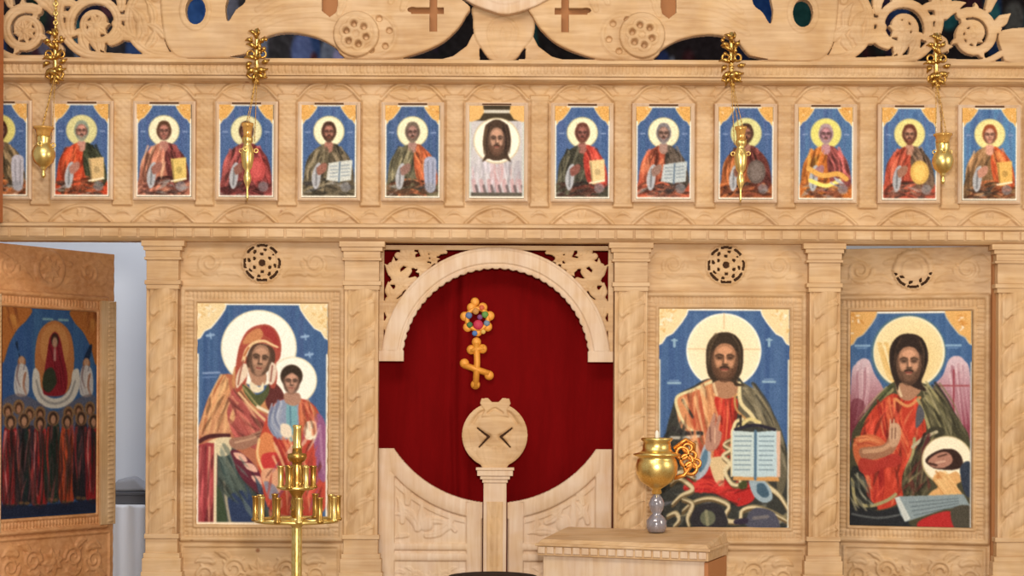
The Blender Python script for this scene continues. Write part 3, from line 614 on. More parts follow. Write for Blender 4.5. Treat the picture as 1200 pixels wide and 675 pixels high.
    P.poly([(1128, 545), (1140, 540), (1140, 578), (1132, 572)], (56, 66, 84))
    P.line([(x1-.7, y0+60), (x1-.7, y1)], 1.0, (196, 190, 180), smooth=False); P.line([(1030, y0+1), (1108, y0+1)], 1.2, CREAM, smooth=False)
    P.soften(3); P.grain(4); return P

def paint_assembly():
    """local frame: same plane as the closed door, photo pixels of the closed position"""
    x0, y0, x1, y1 = -4.5, 359, 140.5, 611
    P = Pic(x0, y0, x1, y1, 1.8, (58, 96, 146)); cx = 74
    P.ell(10, 430, 30, 60, (52, 88, 150), al=.5); P.strokes([(cx, 365), (cx, 470)], [(52, 90, 146), (70, 116, 160)], 60, 4, 70, .3, 40)
    for s_, xx in ((1, x0), (-1, x1)):
        P.poly([(xx, y0), (xx+s_*42, y0), (xx+s_*36, y0+14), (xx+s_*22, y0+26), (xx+s_*10, y0+44), (xx, y0+66)], (190, 112, 48)); P.strokes([(xx+s_*10, y0+6), (xx+s_*14, y0+20)], [(220, 150, 70), (150, 80, 36)], 14, 2, 10, .6, 41)
    P.line([(56, 371), (70, 371)], 1.4, (130, 170, 180)); P.line([(80, 371), (94, 371)], 1.4, (130, 170, 180))
    P.poly([(cx, 372), (96, 384), (104, 410), (102, 440), (90, 462), (60, 462), (46, 440), (44, 410), (52, 384)], (196, 122, 66)); P.ell(cx, 404, 22, 28, (214, 146, 80), al=.8)
    P.poly([(42, 432), (50, 436), (54, 456), (66, 466), (84, 466), (98, 454), (102, 434), (112, 432), (112, 456), (98, 474), (74, 480), (52, 474), (40, 456)], (212, 204, 190)); P.line([(46, 446), (54, 466), (74, 474), (96, 466), (106, 446)], 1.5, (160, 156, 150))
    P.poly([(cx, 386), (82, 394), (88, 416), (94, 440), (92, 458), (84, 464), (62, 464), (56, 458), (58, 436), (62, 414), (66, 394)], (150, 34, 44)); P.poly([(58, 436), (70, 430), (78, 446), (66, 460), (56, 454)], (60, 66, 46)); P.strokes([(74, 410), (80, 430), (84, 452)], [(180, 50, 60), (104, 18, 30)], 12, 2.2, 8, .6, 42)
    P.ell(cx, 396, 6, 8.5, (70, 44, 34)); P.ell(cx, 399, 4, 6.5, (190, 146, 116)); P.line([(cx, 408), (cx, 420)], 2, (190, 130, 120))
    for sx in (1, -1):
        bx = cx+sx*50
        P.poly([(bx-4, 418), (bx+6*sx, 400), (bx+9*sx, 404), (bx+2, 424)], (30, 50, 80)); P.ell(bx, 424, 6, 7, (170, 110, 70)); P.ell(bx, 422, 4, 5, (196, 150, 116))
        P.poly([(bx-8, 430), (bx+8, 430), (bx+10, 462), (bx-10, 462)], (196, 190, 186)); P.strokes([(bx, 434), (bx-2, 448), (bx+2, 460)], [(220, 212, 204), (130, 120, 130), (170, 110, 80)], 10, 1.8, 7, .7, 43)
    P.poly([(x0, 472), (20, 462), (50, 472), (74, 484), (100, 472), (128, 462), (x1, 470), (x1, 500), (x0, 500)], (120, 100, 100), al=.6)
    g = random.Random(5)
    heads = [(4, 482), (20, 478), (36, 486), (112, 482), (130, 480), (52, 486), (96, 486)]
    for x, y in heads: P.ell(x, y, 8.5, 9, (150, 112, 76)); P.ell(x, y+1, 5.4, 6.8, (84, 54, 38)); P.ell(x, y+2.5, 3.6, 5, (186, 132, 98))
    cols = [(168, 42, 44), (40, 44, 50), (176, 44, 42), (48, 66, 54), (192, 76, 42), (52, 46, 52), (170, 40, 44)]
    fr = [(8, 496), (28, 494), (52, 498), (72, 492), (94, 496), (116, 492), (136, 496)]
    for k, (x, y) in enumerate(fr):
        P.ell(x, y+20, 9, 12, (40, 40, 44), al=.7)
        P.poly([(x-9, y+8), (x, y+3), (x+9, y+8), (x+13, y+50), (x+11, y+98), (x-11, y+98), (x-13, y+50)], cols[k])
        c2 = [(224, 130, 128), (196, 90, 70), (226, 136, 130), (190, 56, 44), (206, 90, 50), (160, 50, 50), (230, 140, 130)][k]
        P.line([(x-7, y+12), (x-9, y+44), (x-4, y+88)], 2.2, c2, r1=1, al=.9); P.line([(x+7, y+12), (x+6, y+40), (x+10, y+70)], 1.8, c2, r1=.8, al=.8)
        P.strokes([(x, y+14), (x+2, y+48), (x-2, y+92)], [tuple(int(v*.6) for v in cols[k]), tuple(min(255, int(v*1.3)) for v in cols[k]), (36, 60, 50)], 12, 1.8, 7, .6, 50+k)
        P.ell(x, y, 9.5, 9.5, (146, 106, 72)); P.ell(x, y, 6.2, 7.8, (70, 48, 36)); P.ell(x, y+1.5, 4, 5.6, (192, 140, 106))
        P.ell(x-4, y+99, 4, 2, (120, 90, 60)); P.ell(x+5, y+100, 4, 2, (120, 90, 60))
    P.fold([(x0, 500), (x1, 500), (x1, 596), (x0, 596)], (70, 44, 44), 88, 120, 44, 2.2, 82, spread=8, al=.55, smooth=False, extra=[(30, 50, 40), (190, 90, 90), (36, 40, 56)])
    P.poly([(x0, 594), (40, 597), (100, 596), (x1, 594), (x1, y1), (x0, y1)], (36, 42, 66), smooth=False, soft=3, al=.9)
    P.A *= .86  # low light on the turned door put into the paint
    P.soften(3); P.grain(4); return P

# small row: frame of reference is the icon's own centre (0) and its top edge (0), 63 x 108
def paint_saint(cfg):
    cx, top = cfg['cx'], cfg.get('top', 126)
    x0, y0, x1, y1 = cx-32, top-2, cx+32, top+106
    P = Pic(x0, y0, x1, y1, 2.0, cfg.get('bg', (78, 108, 156))); T = lambda pts: [(cx+x, top+y) for x, y in pts]
    r1, r2 = cfg['robe'], cfg['mantle']; hl = lambda c, k=1.25: tuple(min(250, v*k+12) for v in c); dk = lambda c, k=.6: tuple(v*k for v in c)
    P.strokes(T([(0, 0), (0, 60)]), [(66, 98, 150), (96, 122, 168), (88, 104, 156)], 40, 2.5, 30, .35, int(cx))
    corners(P, x0, y0, x1, y1, (206, 132, 56), (232, 176, 94), 1.3, (240, 226, 190))
    P.ell(cx, top+29, 18.3, 18.3, (200, 190, 140)); P.ell(cx, top+29, 17.3, 17.3, cfg.get('halo', (244, 236, 196)))
    h = cfg['hair']; hx = cx+cfg.get('dx', 0)
    # body
    P.poly(T([(-6, 44), (-18, 52), (-26, 64), (-29, 84), (-29, 106), (29, 106), (29, 84), (25, 64), (17, 52), (6, 44)]), r1)
    P.strokes(T([(-12, 54), (-18, 72), (-16, 92)]), [hl(r1), dk(r1), hl(r1, 1.5)], 16, 1.7, 7, .7, int(cx)+1)
    if cfg.get('swap'): P.poly(T([(-4, 44), (-16, 50), (-27, 66), (-29, 92), (-14, 96), (-4, 70)]), r2); sx = -1
    else: P.poly(T([(4, 44), (16, 50), (26, 64), (29, 90), (12, 98), (2, 70)]), r2); sx = 1
    P.strokes(T([(sx*10, 52), (sx*16, 68), (sx*12, 86)]), [hl(r2), dk(r2), hl(r2, 1.6)], 16, 1.6, 7, .7, int(cx)+2)
    P.strokes(T([(-16, 96), (0, 92), (18, 98)]), [hl(r1), dk(r1, .45), dk(r2, .5), hl(r2)], 18, 2, 9, .7, int(cx)+3)
    P.poly(T([(-4, 42), (4, 42), (5, 50), (0, 54), (-5, 50)]), hl(cfg['skin'], 1.05))
    P.fold(T([(-6, 44), (-18, 52), (-26, 64), (-29, 84), (-29, 105), (0, 105), (2, 60)]), r1, 75, 30, 26, 2.0, int(cx)+5, extra=[hl(r1, 1.6), dk(r1, .4)])
    P.fold(T([(-28, 88), (28, 88), (28, 105), (-28, 105)]), tuple((p+q)/2*.75 for p, q in zip(r1, r2)), 10, 36, 20, 2.2, int(cx)+6, spread=35, extra=[(60, 56, 56), hl(r1, 1.4), (170, 166, 160)])
    P.fold(T([(sx*4, 46), (sx*16, 50), (sx*27, 66), (sx*28, 92), (sx*8, 90)]), r2, 90+sx*25, 26, 22, 2, int(cx)+7, extra=[hl(r2, 1.6)])
    # sleeve cloth & hand
    c = cfg.get('cloth', (186, 186, 190))
    P.poly(T([(-16, 70), (-10, 66), (-9, 80), (-12, 94), (-17, 96), (-20, 84)]), c); P.line(T([(-14, 72), (-15, 92)]), 1, dk(c, .7))
    P.poly(T([(-14, 72), (-6, 66), (-2, 68), (-4, 76), (-12, 80)]), cfg['skin'])
    it = cfg.get('item', 'book'); ic = cfg.get('ic', (236, 206, 140))
    if it == 'book': P.poly(T([(8, 62), (26, 60), (27, 86), (12, 90)]), ic, smooth=False); P.line(T([(10, 64), (12, 88)]), .8, dk(ic, .7)); P.ell(cx+18, top+75, 3.5, 4, dk(ic, .85)); P.line(T([(9, 88), (26, 85)]), 1, (250, 236, 200))
    elif it == 'open':
        P.poly(T([(0, 66), (13, 64), (28, 62), (26, 86), (12, 88), (-3, 86)]), ic, smooth=False); P.line(T([(13, 65), (12, 88)]), .9, (110, 130, 150))
        for k in range(4): P.line(T([(2, 70+k*4), (10, 69.5+k*4)]), .45, (130, 145, 160)); P.line(T([(15, 69+k*4), (24, 68+k*4)]), .45, (130, 145, 160))
    elif it == 'scroll': P.poly(T([(14, 62), (27, 60), (28, 78), (26, 98), (16, 96)]), ic); P.line(T([(18, 64), (19, 94)]), .8, dk(ic, .8)); P.line(T([(24, 64), (24, 92)]), .8, dk(ic, .8))
    elif it == 'round': P.ell(cx+12, top+74, 11, 14, ic); P.ell(cx+12, top+74, 7, 10, hl(ic, 1.05)); 
    elif it == 'arm': P.line(T([(-20, 70), (-4, 78), (14, 76), (24, 82)]), 3, ic); P.line(T([(-18, 84), (0, 90), (16, 84)]), 2.4, hl(ic)); P.strokes(T([(10, 86), (18, 90)]), [(190, 190, 200), (90, 80, 90)], 6, 2, 5, .8, 5)
    P.ell(cx+20, top+94, 6, 6, cfg.get('knee', (150, 150, 156)), al=.6)
    # head
    P.ell(hx, top+29, 8.8, 10.6, h); face(P, hx, top+31, 6.6, 9.2, cfg.get('tilt', 0), cfg['skin'], h, beard=cfg.get('beard', True), dark=(74, 50, 40))
    P.poly([(hx-7, top+27), (hx-6, top+20), (hx, top+17), (hx+6, top+20), (hx+7, top+27), (hx+3, top+22), (hx-3, top+22)], h)
    for s_ in (-1, 1): P.line(T([(s_*22, 30), (s_*27, 30)]), .8, (140, 160, 200))
    for xx in (x0+.4, x1-.4): P.line([(xx, y0+18), (xx, y1)], 1.1, CREAM, smooth=False)
    P.line([(x0, y1-.6), (x1, y1-.6)], 1.2, CREAM, smooth=False); P.line([(cx-17, y0+.6), (cx+17, y0+.6)], 1, CREAM, smooth=False)
    P.soften(3); P.grain(6); return P

def paint_cloth_face(cx, top=126):
    x0, y0, x1, y1 = cx-32, top-2, cx+32, top+106
    P = Pic(x0, y0, x1, y1, 2.0, (206, 200, 200)); T = lambda pts: [(cx+x, top+y) for x, y in pts]
    P.poly([(x0, y0), (x1, y0), (x1, y0+18), (x0, y0+18)], (76, 62, 42), smooth=False)
    P.poly(T([(-20, 3), (20, 3), (20, 7), (-20, 7)]), (214, 206, 190), smooth=False)
    for s_ in (-1, 1): P.poly(T([(s_*33, -3), (s_*16, -3), (s_*15, 6), (s_*20, 14), (s_*33, 18)]), (236, 186, 112), smooth=False)
    P.fold(T([(-31, 18), (31, 18), (31, 98), (-31, 98)]), (200, 194, 198), 90, 70, 40, 1.6, 71, spread=6, al=.45, hi=1.05, lo=.85, smooth=False)
    P.strokes(T([(0, 66), (2, 80), (-2, 98)]), [(226, 220, 222), (180, 174, 184), (210, 176, 176)], 50, 1.4, 9, .6, 72)
    P.fold(T([(-30, 62), (30, 62), (30, 100), (-30, 100)]), (196, 188, 196), 90, 60, 20, 1.5, 70, spread=10, hi=1.1, lo=.75, smooth=False, extra=[(206, 160, 160)])
    P.ell(cx, top+39, 27.5, 27, (214, 196, 160)); P.ell(cx, top+39, 26, 25.5, (252, 244, 222))
    P.poly(T([(-15, 30), (-12, 20), (0, 14), (12, 20), (15.5, 30), (16, 44), (13, 54), (17, 64), (10, 60), (4, 62), (-4, 62), (-10, 60), (-17, 64), (-13, 54), (-16, 44)]), (84, 62, 46))
    P.strokes(T([(-10, 22), (-13, 38), (-12, 54)]), [(110, 84, 60), (60, 42, 34)], 12, 1, 3, .6, 73); P.strokes(T([(10, 22), (13, 38), (12, 54)]), [(110, 84, 60), (60, 42, 34)], 12, 1, 3, .6, 74)
    face(P, cx, top+39, 9.5, 15, 0, (182, 138, 112), (110, 76, 58))
    for k in range(7): P.line(T([(-27+k*9, 86), (-25+k*9, 98)]), 2.4, (206, 150, 150), al=.55); P.line(T([(-24+k*9, 92), (-22+k*9, 100)]), 1.6, (110, 96, 96), al=.8)
    P.poly(T([(-31, 100), (31, 100), (31, 105), (-31, 105)]), (104, 96, 84), smooth=False)
    for xx in (x0+.6, x1-.6): P.line([(xx, y0+20), (xx, y1)], 1.4, (206, 210, 200), smooth=False)
    P.line([(x0, y1-.6), (x1, y1-.6)], 1.3, CREAM, smooth=False)
    P.soften(3); P.grain(4); return P

# ---------------------------------------------------------------- the room
def struct(mb, name, m, **k): o = mb.build(name, m, **k); o['kind'] = 'structure'; return o
PLASTER = mat('white_plaster', (214, 218, 226), 0.9); STONE = mat('stone_floor', (150, 130, 110), 0.6)
nt = PLASTER.node_tree; n_ = nt.nodes.new('ShaderNodeTexNoise'); n_.inputs['Scale'].default_value = 3; r_ = nt.nodes.new('ShaderNodeValToRGB'); nt.links.new(n_.outputs['Fac'], r_.inputs['Fac'])
r_.color_ramp.elements[0].color = (*lin((196, 200, 212)), 1); r_.color_ramp.elements[1].color = (*lin((220, 224, 230)), 1); nt.links.new(r_.outputs['Color'], nt.nodes['Principled BSDF'].inputs['Base Color'])
nt = STONE.node_tree; b_ = nt.nodes.new('ShaderNodeTexBrick'); b_.inputs['Scale'].default_value = 1.6; b_.offset = 0; b_.inputs['Row Height'].default_value = .5
b_.inputs['Color1'].default_value = (*lin((168, 146, 122)), 1); b_.inputs['Color2'].default_value = (*lin((154, 132, 110)), 1); b_.inputs['Mortar'].default_value = (*lin((110, 96, 80)), 1)
tc_ = nt.nodes.new('ShaderNodeNewGeometry'); nt.links.new(tc_.outputs['Position'], b_.inputs['Vector']); nt.links.new(b_.outputs['Color'], nt.nodes['Principled BSDF'].inputs['Base Color'])
m = MB(); m.box(-5.2, 5.2, -9, 3.4, -.1, 0); struct(m, 'floor', STONE)
m = MB(); m.box(-5.2, 5.2, 3.2, 3.4, 0, 3.38); struct(m, 'wall_back', PLASTER)
m = MB(); m.box(-5.3, -5.2, -9, 3.4, 0, 5.6); struct(m, 'wall_left', PLASTER)
m = MB(); m.box(5.2, 5.3, -9, 3.4, 0, 5.6); struct(m, 'wall_right', PLASTER)
m = MB(); m.box(-5.3, 5.3, -9, 3.4, 5.6, 5.7); struct(m, 'ceiling', PLASTER)
# painted mural on the upper altar wall
YM = 3.2
P = Pic(-260, -130, 1460, 110, .5, (58, 50, 52)); g = random.Random(11)
for k in range(150):
    x = g.uniform(-255, 1455); y = g.uniform(-120, 100); c = g.choice([(46, 84, 150), (36, 54, 110), (110, 44, 54), (40, 116, 118), (70, 46, 44), (120, 118, 132), (44, 40, 40), (84, 60, 96), (52, 46, 44), (60, 52, 50)])
    P.line([(x, y-g.uniform(20, 60)), (x+g.uniform(-6, 6), y), (x+g.uniform(-10, 10), y+g.uniform(20, 60))], g.uniform(4, 13), c, r1=g.uniform(3, 10), al=.8, soft=1.5)
for x, y, c, r in ((300, 60, (120, 124, 140), 12), (352, 62, (96, 110, 160), 13), (385, 66, (128, 134, 150), 12), (366, 70, (90, 30, 34), 4), (395, 70, (170, 160, 200), 7), (775, 72, (60, 84, 160), 8), (786, 72, (170, 184, 214), 4), (820, 65, (60, 50, 58), 30), (805, 72, (96, 44, 54), 8), (895, 8, (30, 90, 180), 20),
                   (228, 18, (36, 84, 150), 13), (936, 18, (34, 110, 110), 13), (1110, 12, (40, 130, 140), 12), (1140, 12, (96, 44, 64), 10), (1160, 14, (60, 150, 160), 10), (1186, 20, (120, 120, 118), 12), (1052, 12, (50, 84, 150), 12), (40, 20, (40, 70, 50), 12), (100, 8, (30, 30, 60), 14), (95, 62, (120, 130, 150), 10), (50, 55, (130, 120, 140), 8)):
    P.ell(x, y, r, r*1.8, c, soft=2)
P.A *= .62; P.grain(4)
mu = P.mesh('wall_mural', YM-.012, None, .02, FRESCO); mu['kind'] = 'structure'
m = MB(); m.box(-5.2, 5.2, YM, YM+.2, 3.38, 5.6); o = struct(m, 'wall_apse', PLASTER)
m = MB(); m.box(-5.2, 5.2, -.6, .5, 0, .12); struct(m, 'trim_1', STONE)             # the low solea step the screen stands on

# ---------------------------------------------------------------- carved wood: panels, pilasters, cornices
def rect_ring(c, x0, y0, x1, y1, wd, h, b=0.0, dent=0, flat=False):
    dx = np.maximum(x0-c.gx, c.gx-x1); dy = np.maximum(y0-c.gy, c.gy-y1); d = np.abs(np.maximum(dx, dy)); dd = np.where((dx > 0) & (dy > 0), np.hypot(dx, dy), d)
    q = dd/wd; hh = b+h*(np.clip((1-q)*4, 0, 1) if flat else np.sqrt(np.clip(1-q*q, 0, 1)))
    if dent:
        horiz = dy > dx; t = np.where(horiz, c.gx, c.gy); hh = hh-dent*np.clip(np.cos(2*PI*t/5.0)*1.5-.2, 0, 1)
    c.H = np.where(q < 1, np.maximum(c.H, hh), c.H)
def grain_carve(c, x0, y0, x1, y1, seed, h=.006, n=26, size=11):
    """low acanthus foliage filling a field"""
    g = random.Random(seed); cx = (x0+x1)/2; cy = (y0+y1)/2
    hw = (x1-x0)/2; hh = (y1-y0)/2
    c.rosette(cx, cy, hh*.62, h, 8)
    for s in (-1, 1):
        k = 0; x = cx+s*hh*.9
        while abs(x-cx) < hw-hh*.5:
            up = 1 if k % 2 else -1; r = hh*.52
            c.spiral(x+s*r*.6, cy+up*hh*.12, r, 2.4, h, 180 if s > 0 else 0, 1.5, up*s, leaves=4)
            c.leaf(x, cy-up*hh*.5, (40*up if s > 0 else 180-40*up), hh*.8, hh*.5, h, bend=-.8*up*s)
            c.leaf(x+s*r, cy+up*hh*.6, (-60*up if s > 0 else 180+60*up), hh*.7, hh*.4, h, bend=.6*up*s); x += s*hh*1.25; k += 1
def roundel(c, cx, cy, R=21, full=True):
    c.disc(cx, cy, R+2, .006, 0, dome=False); c.ring(cx, cy, R-1, 3.0, .006, .005); c.ring(cx, cy, R-9, 2, .004, .005)
    for k in range(24): c.disc(cx+(R+1.5)*math.cos(k*PI/12), cy+(R+1.5)*math.sin(k*PI/12), 1.9, .005, .003)
    rr = np.hypot(c.gx-cx, c.gy-cy); an = np.arctan2(c.gy-cy, c.gx-cx); c.M &= ~((np.abs(rr-R+.5) < 1.15) & (np.cos(an*8) > -.75) & ((np.sin(an) > .2) | full))
    for k in range(8):
        a = k*PI/4+.2
        if full or math.sin(a) > .35: c.hole_ell(cx+(R-5.6)*math.cos(a), cy+(R-5.6)*math.sin(a), 2.2, 1.3, math.degrees(a)+55)
    for k in range(6):
        a = k*PI/3+.5
        if full: c.ring(cx+(R-10.5)*math.cos(a), cy+(R-10.5)*math.sin(a), 4, 1.2, .004, .006); c.hole_ell(cx+(R-10.5)*math.cos(a), cy+(R-10.5)*math.sin(a), 1.7, 1.3, math.degrees(a)+90)
    if full: c.hole_ell(cx, cy, 3.6, 3.6)

def icon_panel(parent, px0, px1, ix0, iy0, ix1, iy1, pic, rcx, rcy, seed, ytop=284, Y=-.01, wm=WOOD, ring=2, fit=None, bottom=760):
    """a carved board with roundel, mouldings around an icon and foliage below"""
    c = Carve(px0, ytop, px1, bottom, 1.25)
    c.H += .003*np.sin(c.gy*.35+np.sin(c.gx*.05)*2)*.4
    if ring: roundel(c, rcx, rcy, full=ring > 1)
    else: c.ring(rcx, rcy, 20, 4, .008); c.rosette(rcx, rcy, 16, .008, 8)
    for s in (-1, 1):
        bx = rcx+s*62
        c.spiral(bx, rcy, 15, 2.6, .006, 0 if s < 0 else 180, 1.5, s, leaves=4); c.leaf(bx-s*12, rcy+12, 90+s*60, 26, 11, .006, bend=.7*s); c.leaf(bx+s*4, rcy-10, 90-s*60, 22, 10, .005, bend=-.7*s)
        c.leaf(bx-s*30, rcy-8, 90+s*70, 22, 9, .005, bend=.5*s); c.leaf(bx+s*10, rcy+14, 90-s*80, 18, 8, .005)
    k = 17
    rect_ring(c, ix0-k, iy0-k, ix1+k, iy1+k, 3.6, .020, flat=False); rect_ring(c, ix0-9, iy0-9, ix1+9, iy1+9, 5.2, .011, dent=.006); rect_ring(c, ix0-2.5, iy0-2.5, ix1+2.5, iy1+2.5, 2.2, .014)
    yb = iy1+k+8
    rect_ring(c, px0+6, yb, px1-6, yb+62, 2.2, .008)
    grain_carve(c, px0+10, yb+5, px1-10, yb+57, seed, .009)
    # slot where the painted board sits
    c.M &= ~((c.gx > ix0+1) & (c.gx < ix1-1) & (c.gy > iy0+1) & (c.gy < iy1-1))
    b = c.mesh('carved_board', wm, Y, .03, parent, 1)
    mb = MB(); mb.pbox(px0+1, px1-1, ytop+1, bottom-1, Y+.034, Y+.05); mb.build('shade_backing', BACK, parent)  # dark sheet stands in for deep shade in the roundel cuts
    if fit is None: fit = (ix0, iy0, ix1, iy1)
    pic.gx = fit[0]+(pic.gx-pic.x0)/(pic.x1-pic.x0)*(fit[2]-fit[0]); pic.gy = fit[1]+(pic.gy-pic.y0)/(pic.y1-pic.y0)*(fit[3]-fit[1])
    return pic

def loc(px, py, Y): return (X(px, Y), Y, Z(py, Y))
ZB = Z(760)      # foot of the carved boards, below the picture
def icon_thing(pic, px, py, Y, label, group=None, name='icon_panel'):
    return pic.mesh('icon', Y, None, .02)

def pilaster(px0, px1, label, Yf=-.055, seed=1):
    cx = (px0+px1)/2; hw = (px1-px0)/2
    t = thing('carved_pilaster', loc(cx, 760, 0), label, 'pilaster', 'carved pilasters of the lower screen')
    c = Carve(px0, 340, px1, 628, 1.5, base=.004)
    u = (c.gx-cx)/hw; env = np.sqrt(np.clip(1-u*u, 0, 1)); ph = (c.gy+(c.gx-cx)*1.25)/33.0
    rope = np.abs(np.sin(PI*ph))**.6
    c.H = .001+env*.006+.019*rope*(np.abs(u) < .80)*env**.7
    for k in range(9):          # leaves wound round the shaft
        y = 352+k*33
        c.leaf(cx-hw*.55, y+16, 55, 30, 12, .009, .016, bend=-.5); c.leaf(cx+hw*.55, y+2, 235, 26, 10, .008, .015, bend=-.5)
    e = (np.abs(u) > .86); c.H = np.where(e, .010, c.H)
    c.mesh('shaft', WOODV, Yf+.012, .05, t)
    mb = MB()
    for (ya, yb, e_, pr) in ((283.5, 290, 7, .030), (290, 295, 4.5, .022), (295, 303, 2, .014), (303, 306, 3.5, .020), (306, 330, .5, .008), (330, 335, 3, .018), (335, 340.5, 1, .011)):
        mb.pbox(px0-e_, px1+e_, ya, yb, Yf-pr, -.0125)
    mb.build('capital', WOOD, t, .0022)
    mb = MB()
    for (ya, yb, e_, pr) in ((627.5, 633, 2, .014), (633, 650, .5, .008), (650, 656, 3, .018), (656, 672, 4.5, .022), (672, 760, 6, .026)):
        mb.pbox(px0-e_, px1+e_, ya, yb, Yf-pr, -.0125)
    mb.build('base', WOOD, t, .0022)
    return t
pilaster(171.5, 208, 'carved wooden pilaster between the open left door and the mother and child icon')
pilaster(403.5, 443, 'carved wooden pilaster left of the red curtain, right of the mother and child icon')
pilaster(720, 758, 'carved wooden pilaster right of the red curtain, left of the open book icon')
pilaster(948, 984, 'carved wooden pilaster between the open book icon and the right side door')
pilaster(1169, 1207, 'carved wooden pilaster at the right edge, beyond the winged saint door')

# two fixed bays and two side doors
t = thing('icon_bay', loc(305, 760, 0), 'carved wooden wall bay with pierced roundel framing the mother and child icon', 'carved panel', 'fixed carved bays')
pic = icon_panel(t, 208, 404, 231, 357, 384, 616, paint_mother_and_child(), 306.5, 309.5, 1)
ic = pic.mesh('icon', -.012, None, .02); tag(ic, 'large icon of a mother in red hood holding a child, both with white halos', 'icon', 'large icons on the fixed bays')
t = thing('icon_bay', loc(850, 760, 0), 'carved wooden wall bay with pierced roundel framing the open book icon', 'carved panel', 'fixed carved bays')
pic = icon_panel(t, 758, 949, 772, 361, 925, 617, paint_open_book_icon(), 850, 309.5, 2)
ic = pic.mesh('icon', -.012, None, .02); tag(ic, 'large icon of a bearded man with halo holding an open book of white pages', 'icon', 'large icons on the fixed bays')

def side_door(hx, x0, x1, ang, label, ix, pic, wm, rc, seed, fit=None, ring=1):
    t = thing('side_door', loc(hx, 760, .035), label, 'door')
    p = icon_panel(t, x0, x1, *ix, pic, rc, 312, seed, ytop=286, Y=.02, wm=wm, fit=fit, ring=ring)
    p.mesh('icon', .012, t, .02)
    t.rotation_euler.z = math.radians(ang); return t
d1 = side_door(-21, -21, 171, 56, 'open left side door in shade-toned brown wood with dimmed icon of a crowd of saints', (-4.5, 361, 140.5, 612.5), paint_assembly(), DOORW, 68, 5, fit=(-4.5, 361, 140.5, 612.5), ring=0)
# pale beaded strips beside the crowd icon
for a, b in ((-20, -9), (145, 169)):
    c = Carve(a, 346, b, 628, 1.6, base=.012); c.H += .006*np.clip(np.cos(2*PI*c.gy/6)*1.5, 0, 1)*(np.abs(c.gx-(a*.35+b*.65 if b > 0 else (a+b)/2)) < 4); c.mesh('beaded_strip', WOODV, .008, .01, d1)
d1.location.x += L(5)
d2 = side_door(1162, 988, 1162, -15, 'right side door slightly ajar, with icon of a winged saint in red robe', (1001, 361.5, 1141, 616.5), paint_winged_saint(), WOOD, 1073, 6)

# beam / cornices
def cornice_lower():
    t = thing('cornice', loc(600, 283, 0), 'long wooden cornice with block dentils below the row of small icons', 'cornice', 'horizontal cornices')
    mb = MB(); z = lambda p: Z(p, -.09)
    mb.extrude_x([(.03, z(262)), (-.075, z(262)), (-.095, z(264)), (-.095, z(267)), (-.080, z(268.5)), (-.080, z(279.5)), (-.074, z(281)), (-.06, z(283.5)), (.03, z(283.5))], X(-50), X(1250)); mb.build('moulding', WOOD, t, .0015)
    mb = MB(); x = -46
    while x < 1246: mb.box(X(x), X(x+18.5), -.088, -.078, z(279), z(269)); x += 21.3
    mb.build('dentils', WOOD, t, .002)
def cornice_upper():
    t = thing('cornice', loc(600, 92, 0), 'long wooden cornice with leaf moulding under the scrollwork crest', 'cornice', 'horizontal cornices')
    mb = MB(); z = lambda p: Z(p, -.1)
    mb.extrude_x([(.03, z(71)), (-.11, z(71)), (-.115, z(75)), (-.10, z(76.5)), (-.085, z(77)), (-.07, z(88)), (-.075, z(89)), (-.075, z(92)), (-.055, z(94)), (-.02, z(95)), (.03, z(95))], X(-50), X(1250)); mb.build('moulding', WOOD, t, .0015)
    c = Carve(-30, 76, 1230, 89, 1.6); 
    c.H += .001
    for k in range(158):
        x = -26+k*8.0; c.disc(x, 81.5, 2.9, .007, .001, ry=5.2); c.leaf(x+4, 78, -90, 10, 3.2, .005)
    c.mesh('leaf_band', WOOD, -.084, .012, t, yplace=-.09)
cornice_lower(); cornice_upper()

# the frieze with thirteen framed icons
CXS = [-1.5, 94.2, 190.7, 287.2, 384, 482, 580.7, 681, 776.3, 873, 966.5, 1064.5, 1158.5]
c = Carve(-40, 90, 1240, 264, 1.25)
mids = [(a+b)/2 for a, b in zip(CXS[:-1], CXS[1:])]
mids = mids+[mids[-1]+96]
for mx in mids:
    w_ = (np.abs(c.gx-mx) < 10.5) & (c.gy > 118) & (c.gy < 240); q = (c.gx-mx)/10.5
    tex = .0035*np.abs(np.sin((c.gy+c.gx-mx)*PI/9))*np.abs(np.sin((c.gy-c.gx+mx)*PI/9))
    c.H = np.where(w_, .007+.007*np.sqrt(np.clip(1-q*q, 0, 1))+tex, c.H)
    w_ = (np.abs(c.gx-mx) < 11.4) & (((c.gy > 112) & (c.gy < 118)) | ((c.gy > 238) & (c.gy < 243))); c.H = np.where(w_, .016, c.H)
    c.body([(mx-12, 100), (mx+12, 100), (mx+6, 110), (mx, 114), (mx-6, 110)], .008, k=3); c.body([(mx-12, 256), (mx, 246), (mx+12, 256), (mx+4, 252), (mx-4, 252)], .008, k=2)
for i, cx in enumerate(CXS):
    c.stroke([(cx-37, 118), (cx-22, 103), (cx-8, 99), (cx, 95), (cx+8, 99), (cx+22, 103), (cx+37, 118)], 2.2, .014)
    for s in (-1, 1):
        c.leaf(cx+s*2, 114, 90-s*48, 22, 9, .009, bend=-.5*s); c.leaf(cx+s*8, 117, 90-s*72, 24, 7, .008); c.leaf(cx, 115, 90-s*20, 16, 7, .008, bend=.3*s)
        c.leaf(cx+s*3, 260, 90-s*55, 18, 8, .007, bend=-.4*s); c.leaf(cx+s*12, 261, 90-s*60, 16, 6, .007); c.leaf(cx, 260, 90-s*15, 14, 6, .007)
    c.stroke([(cx-36, 262), (cx-20, 249), (cx, 243), (cx+20, 249), (cx+36, 262)], 2.2, .013)
fz = c.mesh('frieze_board', WOOD, .0, .03); tag(fz, 'long carved wooden frieze board carrying the row of small icons', 'carved panel')
